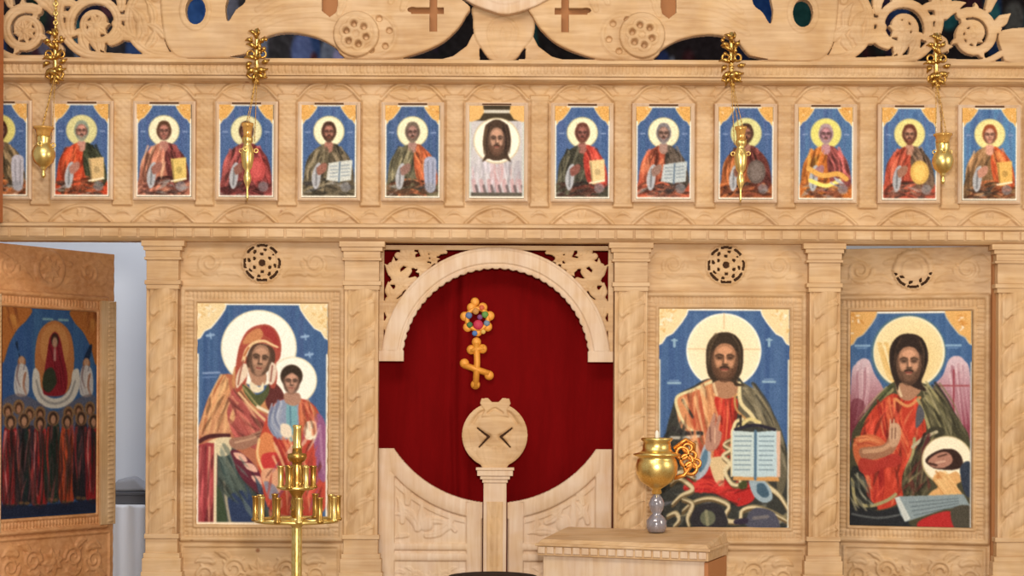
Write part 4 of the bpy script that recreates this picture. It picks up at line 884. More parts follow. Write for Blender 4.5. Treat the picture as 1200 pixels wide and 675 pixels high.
mb = MB(); mb.pbox(-52, 1252, -60, 92, .012, .05)
saints = {
 0: dict(robe=(196, 96, 44), mantle=(120, 100, 70), skin=(150, 100, 84), hair=(84, 44, 34), item='scroll', ic=(190, 186, 196), halo=(226, 214, 120), label='small icon of haloed man with pale scroll, cut by the left edge'),
 1: dict(robe=(214, 76, 40), mantle=(62, 66, 44), skin=(186, 130, 112), hair=(150, 160, 140), item='book', ic=(226, 190, 130), halo=(222, 214, 150), label='small icon of a grey bearded saint in bright orange red robe, second from left'),
 2: dict(robe=(190, 118, 92), mantle=(110, 52, 48), skin=(170, 112, 96), hair=(104, 68, 46), item='book', ic=(234, 200, 110), beard=False, label='small icon of a young beardless saint in rose robe, third from left'),
 3: dict(robe=(140, 66, 62), mantle=(136, 56, 54), skin=(158, 104, 88), hair=(86, 52, 40), item='round', ic=(206, 84, 80), halo=(234, 226, 176), label='small icon of a saint in dark red robe behind the second hanging lamp'),
 4: dict(robe=(112, 100, 76), mantle=(98, 86, 66), skin=(164, 108, 90), hair=(84, 54, 40), item='open', ic=(212, 214, 206), label='small icon of an olive robed saint holding a white open book, fifth from left'),
 5: dict(robe=(112, 104, 78), mantle=(196, 96, 54), skin=(158, 118, 106), hair=(124, 106, 90), item='scroll', ic=(170, 174, 198), bg=(70, 98, 138), label='small icon of a saint in olive and orange holding a lilac scroll, left of centre'),
 7: dict(robe=(78, 74, 58), mantle=(190, 62, 48), skin=(150, 92, 80), hair=(122, 70, 56), item='book', ic=(238, 206, 146), swap=False, label='small icon of a saint in red mantle with yellow book, right of the cloth face'),
 8: dict(robe=(196, 92, 62), mantle=(84, 72, 62), skin=(160, 124, 110), hair=(140, 132, 134), item='open', ic=(198, 206, 206), bg=(74, 106, 152), label='small icon of a grey haired saint with white book, second right of the cloth face'),
 9: dict(robe=(176, 96, 50), mantle=(120, 58, 50), skin=(150, 100, 80), hair=(86, 60, 44), item='round', ic=(120, 104, 96), halo=(226, 222, 150), label='small icon of a saint in brown robe behind the third hanging lamp'),
 10: dict(robe=(206, 116, 46), mantle=(140, 70, 66), skin=(176, 124, 130), hair=(180, 150, 156), item='arm', ic=(236, 176, 84), halo=(232, 222, 120), bg=(86, 124, 168), label='small icon of a pale haired saint in golden orange robe, third from right'),
 11: dict(robe=(196, 84, 60), mantle=(112, 88, 70), skin=(176, 124, 100), hair=(120, 66, 48), item='round', ic=(226, 182, 92), bg=(88, 128, 176), halo=(236, 222, 140), label='small icon of a brown haired saint in orange robe left of the rightmost lamp'),
 12: dict(robe=(150, 112, 74), mantle=(222, 96, 50), skin=(206, 146, 122), hair=(170, 88, 50), item='book', ic=(238, 186, 96), bg=(92, 140, 184), halo=(240, 226, 150), beard=False, swap=False, label='small icon of a red haired saint in bright orange mantle, rightmost of the row')}
for i, cx in enumerate(CXS):
    if i == 6: P = paint_cloth_face(cx); lab = 'small icon of a bearded face on a white cloth, centre of the row'
    else: cfg = saints[i]; cfg['cx'] = cx; P = paint_saint(cfg); lab = cfg['label']
    t = thing('small_icon', loc(cx, 236, -.01), lab, 'icon', 'small icons of the frieze row')
    P.mesh('painted_panel', -.030, t, .028)
    mb2 = MB(); Yf = -.036; x0, x1, y0, y1 = cx-36.5, cx+36.5, 120.0, 236.0; ix0, ix1, iy0, iy1 = cx-32.2, cx+32.2, 123.8, 232.4
    A = [(x0, y0), (x1, y0), (x1, y1), (x0, y1)]; B = [(ix0, iy0), (ix1, iy0), (ix1, iy1), (ix0, iy1)]; Mi = [(a[0]*.55+b[0]*.45, a[1]*.55+b[1]*.45) for a, b in zip(A, B)]
    vs = [(X(p, Yf), -.002, Z(q, Yf)) for p, q in A]+[(X(p, Yf), Yf+.006, Z(q, Yf)) for p, q in A]+[(X(p, Yf), Yf, Z(q, Yf)) for p, q in Mi]+[(X(p, Yf), Yf+.006, Z(q, Yf)) for p, q in B]+[(X(p, Yf), -.002, Z(q, Yf)) for p, q in B]
    fs = [(r*4+k, r*4+(k+1) % 4, (r+1)*4+(k+1) % 4, (r+1)*4+k) for r in range(4) for k in range(4)]+[(16+k, 16+(k+1) % 4, (k+1) % 4, k) for k in range(4)]
    mb2.add(vs, fs); fr_ = mb2.build('frame', PALE, t)
    mb3 = MB(); mb3.pbox(cx-17, cx+17, 121.4, 123.2, -.039, -.034); mb3.build('gap_shade_bar', BACK, fr_)  # dark bar added for the shadowed gap over the icon

# ---------------------------------------------------------------- the pierced crest
def mirror_fn(flip): return (lambda P: [(1166-x, y) for x, y in P]) if flip else (lambda P: P)
def crest(flip, label):
    F = mirror_fn(flip); f = lambda x: 1166-x if flip else x; s = -1 if flip else 1
    x0, x1 = (-40, 566) if not flip else (600, 1240)
    t = thing('crest_carving', loc(280 if not flip else 886, 73, -.03), label, 'carving', 'carved crest halves'); Yc = -.03
    c = Carve(x0, -48, x1, 74, 1.8, solid=False); B = .004
    A = lambda a: 180-a if flip else a
    body = [(190, -46), (186, -10), (188, 25), (192, 50), (200, 64), (214, 71), (262, 71), (288, 66), (304, 50), (322, 42), (345, 41), (372, 47), (392, 58), (404, 70), (455, 71), (482, 66), (512, 54), (532, 38), (544, 20), (548, 4), (520, -46)]
    c.body(F(body), .016, B, k=14)
    c.disc(f(228), 17, 36, .010, B+.010, ry=42)
    c.hole_ell(f(228), 15, 11.5, 16, 0); c.ring(f(228), 15, 16, 3, .006, B+.018, ry=21)
    c.hole_poly(F([(264, -46), (285, -46), (287, 0), (275, 14), (266, 27), (263, 12), (266, -6)]))
    # wing-like bands and scales on the body
    for k in range(5): c.stroke(F([(292+k*4, 40-k*13), (330, 24-k*13), (372, 20-k*13), (396, 26-k*12)]), 3.2, .004, b=B+.016)
    # disc behind and rosette in front
    c.disc(f(438), 42, 27, .006, B+.012, dome=False); c.ring(f(438), 42, 24, 2.6, .006, B+.016)
    c.disc(f(416), 42, 26, .012, B+.020, dome=False); c.ring(f(416), 42, 23, 3, .004, B+.032)
    for k in range(6):
        a = k*PI/3+.3; c.ring(f(416)+12*math.cos(a), 42+12*math.sin(a), 6.5, 2.3, .006, B+.032)
        k2 = c.m_ell(f(416)+12*math.cos(a), 42+12*math.sin(a), 3.0, 3.0); c.H[k2[0]] = c.H[k2[0]]*(1-k2[1])+.004*k2[1]
        k2 = c.m_ell(f(438)+17*math.cos(a+.5), 42+19*math.sin(a+.5), 3.4, 3.4); ok = (np.hypot(c.gx[k2[0]]-f(416), c.gy[k2[0]]-42) > 26); c.H[k2[0]] = np.where(ok, c.H[k2[0]]*(1-k2[1])+.004*k2[1], c.H[k2[0]])
    # recessed cross
    cr = ((np.abs(c.gx-f(506)) < 4) & (c.gy > -10) & (c.gy < 38)) | ((np.abs(c.gx-f(499)) < 19) & (np.abs(c.gy-14) < 3.6)); c.M &= ~cr
    c.M &= ~((np.abs(c.gx-f(385)) < 9) & (c.gy < 22-np.abs(c.gx-f(385))*.8) & (c.gy > -30))
    c.hole_ell(f(482), 13, 6, 3)
    for a in ((396, 8), (402, -8), (470, 2), (456, -6)): c.leaf(f(a[0]), a[1]+10, A(70), 22, 11, .008, B+.014)
    # scrollwork
    c.body(F([(150, 30), (160, -8), (176, -46), (190, -46), (190, 40), (198, 66), (176, 60), (158, 50)]), .006, 0, k=4)
    c.stroke(F([(214, 69), (180, 66), (160, 54), (150, 36), (150, 14), (160, -8), (172, -30)]), 5.5, .012, b=B, groove=.004)
    c.stroke(F([(214, 70), (176, 71), (140, 70), (100, 66), (78, 50), (68, 28), (70, 4), (80, -14), (98, -22)]), 5.5, .013, b=B, groove=.004)
    c.spiral(f(112), 30, 33, 6.0, .013, 200 if not flip else -20, 1.5, -s, B, leaves=5)
    c.rosette(f(112), 33, 16, .014, 7, B)
    for x, y, a, l, w in ((112, 34, 250, 34, 15), (134, 30, 300, 36, 15), (128, 52, 20, 26, 13), (94, 44, 270, 22, 13), (140, 12, 80, 30, 14), (120, 0, 100, 26, 12), (160, 50, 60, 34, 15), (168, 40, 95, 38, 15), (178, 30, 80, 30, 12), (172, 56, 40, 20, 12), (86, 8, 150, 24, 12),
                           (74, 40, 200, 26, 12), (70, 60, 130, 20, 11), (60, 16, 120, 28, 15), (58, 10, 70, 26, 13), (180, 0, 110, 30, 14), (150, -10, 60, 26, 12), (190, 44, 120, 26, 12)):
        c.leaf(f(x), y, A(a), l, w, .013, B, bend=.5*s)
    c.spiral(f(28), 38, 27, 6.5, .013, 60 if not flip else 120, 1.5, s, B, leaves=5); c.rosette(f(28), 40, 14, .015, 8, B)
    c.stroke(F([(60, 70), (40, 71), (14, 70), (-6, 60)]), 4, .010, b=B); c.leaf(f(4), 30, A(140), 26, 14, .012, B); c.leaf(f(10), 8, A(110), 28, 13, .012, B)
    w_ = (c.gy > 69.5) & (c.gx > min(f(-39), f(560))) & (c.gx < max(f(-39), f(560))); c.H = np.where(w_ & ~c.M, .004, c.H); c.M |= w_ & (c.gy < 73.5)
    if flip: c.body([(1172, 33), (1240, 34), (1240, 72), (1182, 72), (1172, 60)], .012, B, k=5)
    else: c.body([(-40, -46), (0, -46), (6, -30), (2, 0), (-8, 20), (-10, 72), (-40, 72)], .012, B, k=5)
    # the lower gap under the arch of the body
    c.hole_poly(F([(268, 69.2), (290, 65), (306, 52), (322, 43), (345, 42), (372, 48), (390, 58), (402, 69.2)]), False)
    c.hole_poly(F([(525, -50), (525, -12), (548, 8), (572, 17), (600, 21), (600, -50)]), False)
    c.mesh('carved_openwork', WOOD, Yc, .028, t)
    mb = MB(); xa, xb = sorted((f(372), f(522))); mb.pbox(xa, xb, -34, 40, -.0015, .004); mb.build('recess_shade_board', RECESS_BROWN, t)  # brown sheet gives the cross recess its shade by colour
    return t
crest(False, 'pale carved openwork crest of scrolls and rosette above the left half'); crest(True, 'pale carved openwork crest of scrolls and rosette above the right half')
t = thing('crest_centrepiece', loc(587, 73, -.02), 'carved centrepiece with pale oval shield between the two crest halves', 'carving')
c = Carve(470, -48, 700, 74, 1.8, solid=False)
for s in (-1, 1): c.body([(587+s*105, 74), (587+s*84, 73), (587+s*58, 66), (587+s*42, 54), (587+s*35, 40), (587+s*28, 40), (587+s*26, 74)], .008, 0, k=4, smooth=False)
c.body([(556, 6), (618, 6), (625, 24), (623, 44), (612, 58), (600, 72), (575, 72), (562, 58), (554, 44), (552, 24)], .015, 0, k=12); c.ring(587, 40, 17, 2.4, .006, .012, ry=18); c.leaf(587, 66, 90, 34, 18, .006, .012)
for s in (-1, 1): c.leaf(587+s*4, 66, 90-s*40, 34, 13, .006, .012, bend=.5*s); c.stroke([(587+s*26, 54), (587+s*40, 62), (587+s*44, 72)], 3, .008)
c.mesh('vase', WOOD, .018, .012, t)
c = Carve(520, -60, 662, 22, 1.8, solid=False); c.body([(528, -14), (548, 4), (572, 14), (590, 18), (610, 14), (634, 4), (656, -14), (640, -46), (545, -46)], .012, .010, k=12); c.ring(590, -12, 26, 3, .006, .02, ry=16); c.rosette(590, -12, 13, .008, 8, .018)
c.mesh('oval_shield', PALE, -.045, .022, t)

# a dark brown upright at the very left edge
t = MB(); t.box(X(-60, -.2), X(-3.5, -.2), -.2, -.118, Z(262, -.2), Z(-60, -.2)); o = t.build('edge_upright', mat('orange_brown', (176, 100, 50), .5), bevel=.006); tag(o, 'orange-brown upright at the left edge beside the small icons', 'post')
# the fixed carrying frame and plinth behind the carved work
n_t = 2
mb = MB(); mb.pbox(1162.6, 1175, 286, 756, -.005, .03); struct(mb, 'trim_20', RECESS_BROWN)  # brown strip added to fill the dark gap beside the right door
for a, b in ((171, 210), (402, 442), (719, 760), (946, 983), (1172, 1240), (-60, -27)):
    mb = MB(); mb.pbox(a, b, 285, 756, .045, .075); struct(mb, 'trim_%d' % n_t, WOOD); n_t += 1
mb = MB(); mb.pbox(-60, 1245, 96, 284, .032, .075); struct(mb, 'trim_%d' % n_t, WOOD); n_t += 1
for a, b in ((164, 445), (713, 988), (1163, 1245), (-60, -27)):
    mb = MB(); mb.box(X(a), X(b), -.09, .085, .12, ZB-.002); struct(mb, 'trim_%d' % n_t, WOOD, bevel=.004); n_t += 1

# ---------------------------------------------------------------- royal doors
t = thing('door_arch', loc(580.5, 424, .02), 'pale carved round arch with leafy pierced corners above the red curtain', 'arch')
AX, AY = 580.8, 424.0
c = Carve(444, 288, 718, 424, 2.0, solid=False); R = np.hypot(c.gx-AX, c.gy-AY)
for s in (-1, 1):
    f = lambda x: AX+s*(x-AX)
    A = lambda a: a if s > 0 else 180-a
    # leaf branches in the spandrel (written for the right corner)
    c.stroke([(f(642), 296), (f(672), 306), (f(694), 330), (f(706), 366), (f(708), 400)], 2.0, .006, b=.002)
    for x, y, a, l, w in ((650, 297, 20, 26, 9), (664, 302, 65, 20, 9), (664, 304, -25, 30, 10), (676, 310, 40, 28, 11), (682, 312, 80, 22, 9), (684, 318, -50, 26, 10), (690, 326, 20, 24, 10), (694, 332, 60, 28, 10), (698, 342, -65, 24, 9), (702, 352, 60, 20, 8), (703, 352, 120, 22, 8), (706, 372, 70, 20, 7), (706, 372, 115, 22, 7), (708, 390, 80, 20, 6), (708, 396, 110, 20, 6), (660, 312, -10, 18, 8), (676, 328, -30, 16, 8), (690, 350, -50, 16, 7), (640, 296, 0, 20, 5), (696, 300, 200, 24, 9), (704, 312, 240, 24, 9), (700, 320, 110, 20, 8)):
        c.leaf(f(x), y, A(a), l*1.12, w*1.35, .008, .002, bend=.3*s)
    for x, y in ((668, 318), (688, 336), (680, 298), (698, 364), (654, 305), (700, 385)): c.rosette(f(x), y, 7.5, .008, 6, .002)
fr = (c.gy < 294) | (np.abs(c.gx-AX) > 131)
c.H = np.where(fr, .010, c.H); c.M |= fr
# trim everything inside the arch
c.M &= R > 128
c.mesh('pierced_spandrels', WOOD, .018, .012, t)
c = Carve(444, 287, 718, 424, 2.0, solid=False); R = np.hypot(c.gx-AX, c.gy-AY); an = np.arctan2(c.gy-AY, c.gx-AX)
band = (R > 109.6-1.5*np.abs(np.cos(an*36))) & (R < 134.5); c.M |= band; q = (R-121.5)/13
c.H = np.where(band, .008+.010*np.sqrt(np.clip(1-q*q, 0, 1)), c.H)
c.H += np.where((R > 108.5) & (R < 112.5), .0*np.clip(np.cos(an*110)*1.5, 0, 1), 0); c.H += np.where((R > 131) & (R < 134.5), .004, 0); c.H -= np.where((R > 113) & (R < 115.5), .006, 0)
ft = (np.abs(c.gx-AX) > 107.5) & (c.gy > 411); c.M |= ft; c.H = np.where(ft, .016, c.H)
c.mesh('arch_band', PALE, .012, .014, t, 1)

CX2, CY2, RR = 580.3, 447.5, 141.5
def leaf_door(s, label):
    f = lambda x: x if s < 0 else 2*580.6-x
    t = thing('royal_door', loc(f(443), 760, .02), label, 'door', 'pair of low royal doors')
    x0, x1 = sorted((f(443.5), f(566))); c = Carve(x0, 526, x1, 760, 1.6); R = np.hypot(c.gx-CX2, c.gy-CY2); U = c.gx if s < 0 else 2*580.6-c.gx
    c.M = ~((R < RR) & (U > 462)) & (U > 443)
    c.H[:] = .002
    c.H = np.where(np.abs(U-453.5) < 10, .012+.008*np.sqrt(np.clip(1-((U-453.5)/10)**2, 0, 1)), c.H)
    q = (R-RR-10)/10; c.H = np.where((np.abs(q) < 1) & (U > 458), .012+.009*np.sqrt(np.clip(1-q*q, 0, 1)), c.H)
    q = (U-556)/9; c.H = np.where((np.abs(q) < 1) & (c.gy > 588), .010+.006*np.sqrt(np.clip(1-q*q, 0, 1)), c.H)
    for y_, h_ in ((641, 4.5), (653, 5), (700, 5)): q = (c.gy-y_)/h_; c.H = np.where((np.abs(q) < 1) & (U > 463) & (U < 548), np.maximum(c.H, .006+.008*np.sqrt(np.clip(1-q*q, 0, 1))), c.H)
    c.H += np.where((np.abs(R-RR-25) < 3) & (c.gy < 632) & (U > 464) & (U < 546), .005, 0)
    A = lambda a: a if s < 0 else 180-a
    for x, y, a, l, w in ((490, 618, 110, 34, 13), (490, 620, 60, 30, 12), (484, 606, 150, 20, 9), (512, 624, 20, 30, 12), (520, 612, 160, 26, 10), (500, 628, 0, 32, 9), (478, 590, 80, 28, 10), (472, 612, 80, 30, 9), (534, 622, 120, 16, 8), (478, 628, 170, 14, 7)):
        if True: c.leaf(f(x), y, A(a), l, w, .006, .003, bend=.4)
    c.disc(f(500), 614, 9, .008, .003)
    grain_carve(c, min(f(466), f(546)), 664, max(f(466), f(546)), 694, 4, .006)
    c.mesh('door_panel', PALE, .03, .02, t)
    return t
leaf_door(-1, 'left leaf of the low pale royal doors with concave top'); leaf_door(1, 'right leaf of the low pale royal doors with concave top, behind the stand')
t = thing('door_post', loc(580.5, 760, -.01), 'central wooden door post topped by a round carved disc, before red curtain', 'post')
mb = MB()
for ya, yb, hw_, pr in ((548, 551.5, 22.5, .028), (551.5, 558, 21, .024), (558, 562, 17.5, .016), (562, 566, 15, .010)): mb.pbox(580.5-hw_, 580.5+hw_, ya, yb, -.012-pr, .02)
mb.build('capital', PALE, t, .003)
mb = MB(); mb.pbox(567, 594, 566, 760, -.016, .02); mb.build('shaft', PALE, t, .003)
c = Carve(571, 588, 590, 758, 1.5, base=.0015); 
for k in range(9): c.leaf(580.5, 604+k*19, 90, 19, 13, .004, .001); 
c.mesh('carved_inlay', WOODV, -.018, .004, t)
c = Carve(538, 462, 623, 552, 2.2, solid=False)
c.disc(580, 510, 38.5, .012, .006, dome=False); c.ring(580, 510, 35, 3.2, .005, .016)
c.disc(580, 504, 21, .010, .016); c.leaf(580, 550, 90, 30, 22, .006, .016); c.leaf(572, 548, 125, 38, 15, .006, .016, bend=-.5); c.leaf(588, 548, 55, 38, 15, .006, .016, bend=.5)
for s in (-1, 1):
    f = lambda x: 580+s*x
    c.H = np.where(False, c.H, c.H)
    for pts in ([(f(7), 512), (f(20), 502)], [(f(7), 512), (f(18), 524)]):
        k = c.d_line(pts, 2.2, .9, None, False); c.M[k[0]] &= k[1] > .55; c.H[k[0]] -= .010*np.exp(-(k[1]*.8)**2)
    c.cut([(f(6), 480), (f(18), 485), (f(26), 496)], 1.6, .008); c.leaf(f(28), 524, 90-s*10, 26, 12, .005, .016)
c.body([(562, 473), (564, 467), (572, 466), (577, 471), (584, 471), (589, 466), (597, 467), (599, 473), (594, 481), (597, 489), (580, 488), (564, 489), (568, 481)], .008, .016, k=3, smooth=False)
c.cut([(572, 484), (580, 479), (589, 484)], 1.3, .008)
c.mesh('round_finial', WOOD, -.008, .014, t)
mb = MB()
mb.pbox(560, 600, 480, 540, .008, .014); mb.build('finial_back', BACK, t)

# curtain
CUR = bpy.data.materials.new('red_velvet'); CUR.use_nodes = True; b_ = CUR.node_tree.nodes['Principled BSDF']; b_.inputs['Base Color'].default_value = (*lin((142, 13, 18)), 1); b_.inputs['Roughness'].default_value = .85
b_.inputs['Sheen Weight'].default_value = .03; b_.inputs['Sheen Tint'].default_value = (.7, .12, .1, 1); b_.inputs['Specular IOR Level'].default_value = .03
nt = CUR.node_tree; n_ = nt.nodes.new('ShaderNodeTexNoise'); n_.inputs['Scale'].default_value = 9; r_ = nt.nodes.new('ShaderNodeValToRGB'); nt.links.new(n_.outputs['Fac'], r_.inputs['Fac'])
r_.color_ramp.elements[0].color = (*lin((100, 8, 9)), 1); r_.color_ramp.elements[1].color = (*lin((120, 10, 12)), 1); nt.links.new(r_.outputs['Color'], b_.inputs['Base Color'])
t = thing('curtain', (X(580), .13, Z(760)), 'deep red velvet curtain hanging behind the royal doors', 'curtain')
xs = np.linspace(434, 728, 300); ys = np.linspace(284, 760, 120); gx, gy = np.meshgrid(xs, ys)
fold = .012*np.sin((gx-434)/9.2+.4*np.sin(gy/90))*(.35+.65*np.abs(np.sin(gx/47)))+.02*np.exp(-((gx-534+2*np.sin(gy/60))/4.5)**2)-.012*np.exp(-((gx-545)/7)**2)+.008*np.sin(gx/33+gy/400)
V = np.stack([(gx-600)/PPM*(D+.13)/D, .13+fold, EYE+(HY-gy)/PPM*(D+.13)/D], -1).reshape(-1, 3); V2 = V.copy(); V2[:, 1] += .004
idx = np.arange(gx.size).reshape(gx.shape); F = np.stack([idx[:-1, :-1], idx[1:, :-1], idx[1:, 1:], idx[:-1, 1:]], -1).reshape(-1, 4)
me = fast_mesh('cloth', np.concatenate([V, V2])-np.array(t.location), np.concatenate([F, F[:, ::-1]+len(V)]), np.ones(2*len(F), bool)); o = link('cloth', me, CUR, t); o['_o'] = tuple(t.location)
# embroidered flower and tilted cross sewn to the curtain
YE = .105; GE = mat('gold_embroidery', (226, 150, 52), .5, .2); E = lambda x, y, d=0: (X(x, YE), YE-d, Z(y, YE))
mb = MB()
cs = [(557, 402), (558, 436)]; cross = [[(558, 402), (559, 425), (557, 455)], [(543, 428), (558, 433), (573, 438)], [(551, 411), (567, 408)]]
for pts in cross: mb.tube([E(*p) for p in pts], .0165, 8)
for x, y in ((558, 401), (544, 426), (573, 440), (557, 451), (552, 410), (565, 409)): mb.ball(E(x, y), .024, 8, sy=.6)
mb.build('embroidered_cross', GE, t).__setitem__('label', 'gold tilted cross sewn on the curtain')
mb = MB()
for k in range(7):
    a = k*2*PI/7+.25; mb.ball(E(559+15*math.cos(a), 374-15*math.sin(a)), .024, 8, sy=.4)
mb.torus(E(559, 374), .052, .013, 'Y', 24, 8); mb.ball(E(556, 354), .022, 8, sy=.4); fb = mb.build('flower_border', GE, t)
cols = [((190, 40, 70), 560, 381, .030), ((90, 110, 150), 549, 370, .020), ((190, 130, 60), 557, 365, .02), ((90, 140, 60), 568, 369, .02), ((110, 130, 150), 570, 379, .018), ((60, 110, 60), 550, 381, .018), ((200, 90, 50), 564, 361, .016), ((70, 110, 170), 556, 391, .016), ((210, 170, 80), 566, 389, .014), ((120, 60, 110), 562, 372, .016)]
for col, x, y, r in cols:
    mb = MB(); mb.ball(E(x, y, .01), r*.85, 8, sy=.5); mb.build('sewn_flower', mat('thread', col, .6), fb)

# ---------------------------------------------------------------- reading stand, oil lamp, candle stand, black stool
def stand():
    Yn = -.62; yaw = math.radians(20)
    t = thing('reading_stand', (X(729, Yn), Yn, 0.0), 'pale carved wooden reading stand with slanted top before the open book icon', 'lectern')
    t['_o'] = tuple(t.location); o0 = Vector(t.location)
    zt = Z(639.5, Yn); wd = .80; dp = .40; hw_ = wd/2
    def Lb(mb, x0, x1, y0, y1, z0, z1): mb.box(o0.x+x0, o0.x+x1, o0.y+y0, o0.y+y1, z0, z1)
    mb = MB(); Lb(mb, -hw_+.02, hw_-.02, .02, dp-.02, .12, zt-.055); mb.build('body', PALE, t, .004)
    mb = MB(); Lb(mb, -hw_, hw_, 0, dp, .12, .22); mb.build('base', WOOD, t, .005)
    mb = MB(); Lb(mb, -hw_-.01, hw_+.01, -.012, dp, zt-.012, zt); Lb(mb, -hw_, hw_, -.004, dp, zt-.055, zt-.048); Lb(mb, -hw_, hw_, -.001, dp, zt-.05, zt-.01)
    mb.build('moulding', WOOD, t, .003)
    mb = MB()
    for k in range(19): Lb(mb, -hw_+.004+k*.0418, -hw_+.004+k*.0418+.034, -.008, .02, zt-.046, zt-.014)
    mb.build('dentils', PALE, t, .004)
    zb = zt+.028
    mb = MB(); a, b, yy0, yy1 = -hw_+.0, hw_-.0, .0, dp
    P8 = [(a, yy0, zt), (b, yy0, zt), (b, yy1, zt), (a, yy1, zt), (a+.015, yy0+.02, zt+.018), (b-.015, yy0+.02, zt+.018), (b-.015, yy1, zb+.02), (a+.015, yy1, zb+.02)]
    mb.add([(o0.x+x, o0.y+y, z) for x, y, z in P8], [(0, 3, 2, 1), (4, 5, 6, 7), (0, 1, 5, 4), (1, 2, 6, 5), (2, 3, 7, 6), (3, 0, 4, 7)]); mb.build('slanted_top', WOOD, t, .003)
    mb = MB(); mb.box(o0.x+hw_-.022, o0.x+hw_-.004, o0.y+.012, o0.y+dp-.012, .22, zt-.06); mb.build('shaded_side', mat('side_shade_brown', (176, 112, 62), .5), t, .002)  # darker brown stands for the side turned from the light
    t.rotation_euler.z = -yaw
    return t, zb+.02
st, ztop = stand()

# oil lamp standing at the back edge of the reading stand
YL = -.36
def oil_lamp():
    px = 770; base = ztop-.006; c = (X(px, YL), YL, base); S = 1/PPM*(D+YL)/D; r = lambda p: p*S
    t = thing('oil_lamp', c, 'big brass oil lamp with glass foot beside the open book icon', 'lamp')
    mb = MB(); mb.lathe(c, [(r(6), 0), (r(10), r(1)), (r(12), r(6)), (r(12), r(14)), (r(8), r(19)), (r(5), r(22)), (r(8), r(27)), (r(9.5), r(34)), (r(7), r(40)), (r(4), r(44)), (r(3), r(46))], 20)
    g = bpy.data.materials.new('cut_glass'); g.use_nodes = True; b = g.node_tree.nodes['Principled BSDF']; b.inputs['Base Color'].default_value = (*lin((176, 170, 176)), 1); b.inputs['Roughness'].default_value = .08; b.inputs['Transmission Weight'].default_value = .45; b.inputs['Metallic'].default_value = .3
    mb.build('glass_foot', g, t)
    mb = MB(); mb.lathe((c[0], c[1], base+r(44)), [(r(2), 0), (r(6), r(2)), (r(5), r(7)), (r(10), r(10)), (r(19), r(16)), (r(24), r(25)), (r(25), r(34)), (r(23), r(41)), (r(21), r(44)), (r(27), r(46)), (r(28), r(48)), (r(20), r(50)), (r(17), r(53)), (r(16), r(62)), (r(19), r(65)), (r(18), r(67)), (r(14), r(66)), (r(13), r(58)), (.001, r(56))], 28); mb.build('bowl', BRASS, t)
    mb = MB(); mb.lathe((c[0], c[1], base+r(101)), [(r(2.2), 0), (r(2.2), r(16)), (r(1.2), r(18)), (.0005, r(19))], 10); mb.build('candle', WAX, t)
    mb = MB(); o = mat('orange_brass', (226, 150, 70), .35, .8)
    for k in range(3):
        x = px+30+k*5; mb.torus((X(x, YL), YL, Z(530+k*9, YL)), r(7), r(2.2), 'Y', 16, 6); mb.torus((X(x+6, YL), YL, Z(524+k*9, YL)), r(5), r(1.9), 'Y', 16, 6)
    mb.tube([(X(px+20, YL), YL, Z(525, YL)), (X(px+34, YL), YL, Z(514, YL)), (X(px+44, YL), YL, Z(520, YL)), (X(px+44, YL), YL, Z(540, YL)), (X(px+32, YL), YL, Z(556, YL)), (X(px+20, YL), YL, Z(560, YL))], r(2.4), 8)
    mb.build('scroll_handle', o, t)
oil_lamp()

def candle_stand():
    Yc = -1.6; px = 348.5; S = 1/PPM*(D+Yc)/D; r = lambda p: p*S; zz = lambda py: Z(py, Yc); cx = X(px, Yc); c = lambda py: (cx, Yc, zz(py))
    t = thing('candle_stand', (cx, Yc, 0), 'tall brass candle stand with two tiers of cups before the mother icon', 'candle stand')
    mb = MB(); mb.lathe((cx, Yc, 0), [(.17, 0), (.17, .02), (.13, .05), (.06, .08), (.035, .14), (.05, .18), (.03, .22), (r(6.2), .28), (r(6.2), zz(620)), (r(6.2), zz(618)), (r(8.5), zz(616)), (r(8.5), zz(609)), (r(6), zz(607))], 24); mb.build('pole', BRASS, t)
    mb = MB(); mb.lathe((cx, Yc, zz(607)), [(r(a), r(b)) for a, b in ((6, 0), (7.5, 3), (6.5, 7), (8.5, 10), (6.5, 13), (7.5, 18), (6, 24), (8, 28), (10, 31), (10, 34), (6, 36), (7.5, 42), (6.5, 48), (8, 54), (6, 60), (6, 64), (9.5, 66), (11.5, 70), (11, 74), (6, 75), (5.5, 80))], 24); mb.build('turned_column', OLDBRASS, t)
    mb = MB(); mb.lathe((cx, Yc, zz(528)), [(r(a), r(b)) for a, b in ((5.5, 0), (6, 3), (4.5, 6), (5, 12), (4.6, 24), (5.8, 28), (4, 29), (3.5, 24))], 16); mb.build('top_cup', BRASS, t)
    for name, R_, py, n, hgt in (('lower', 48, 611, 12, 30), ('upper', 19, 573, 6, 27)):
        mb = MB(); zb = zz(py)
        mb.torus((cx, Yc, zb), r(R_), r(2.0), 'Z', 36, 8)
        for k in range(n//2):
            a = 2*PI*k/(n//2)+.3; mb.tube([(cx, Yc, zb-r(1)), (cx+r(R_)*math.cos(a), Yc+r(R_)*math.sin(a), zb)], r(1.3), 6)
        mb.build('ring_arm', BRASS, t)
        for k in range(n):
            a = 2*PI*k/n+.18; q = (cx+r(R_)*math.cos(a), Yc+r(R_)*math.sin(a), zb-r(1))
            mb = MB(); mb.lathe(q, [(r(x_), r(z_)) for x_, z_ in ((2, 0), (4.6, 1), (4.8, 3), (3.2, 5), (3.4, hgt-3), (4.3, hgt-1), (4.3, hgt), (2.9, hgt), (2.7, 8), (.1, 7))], 12); mb.build('candle_cup', BRASS if k % 2 else OLDBRASS, t)
candle_stand()

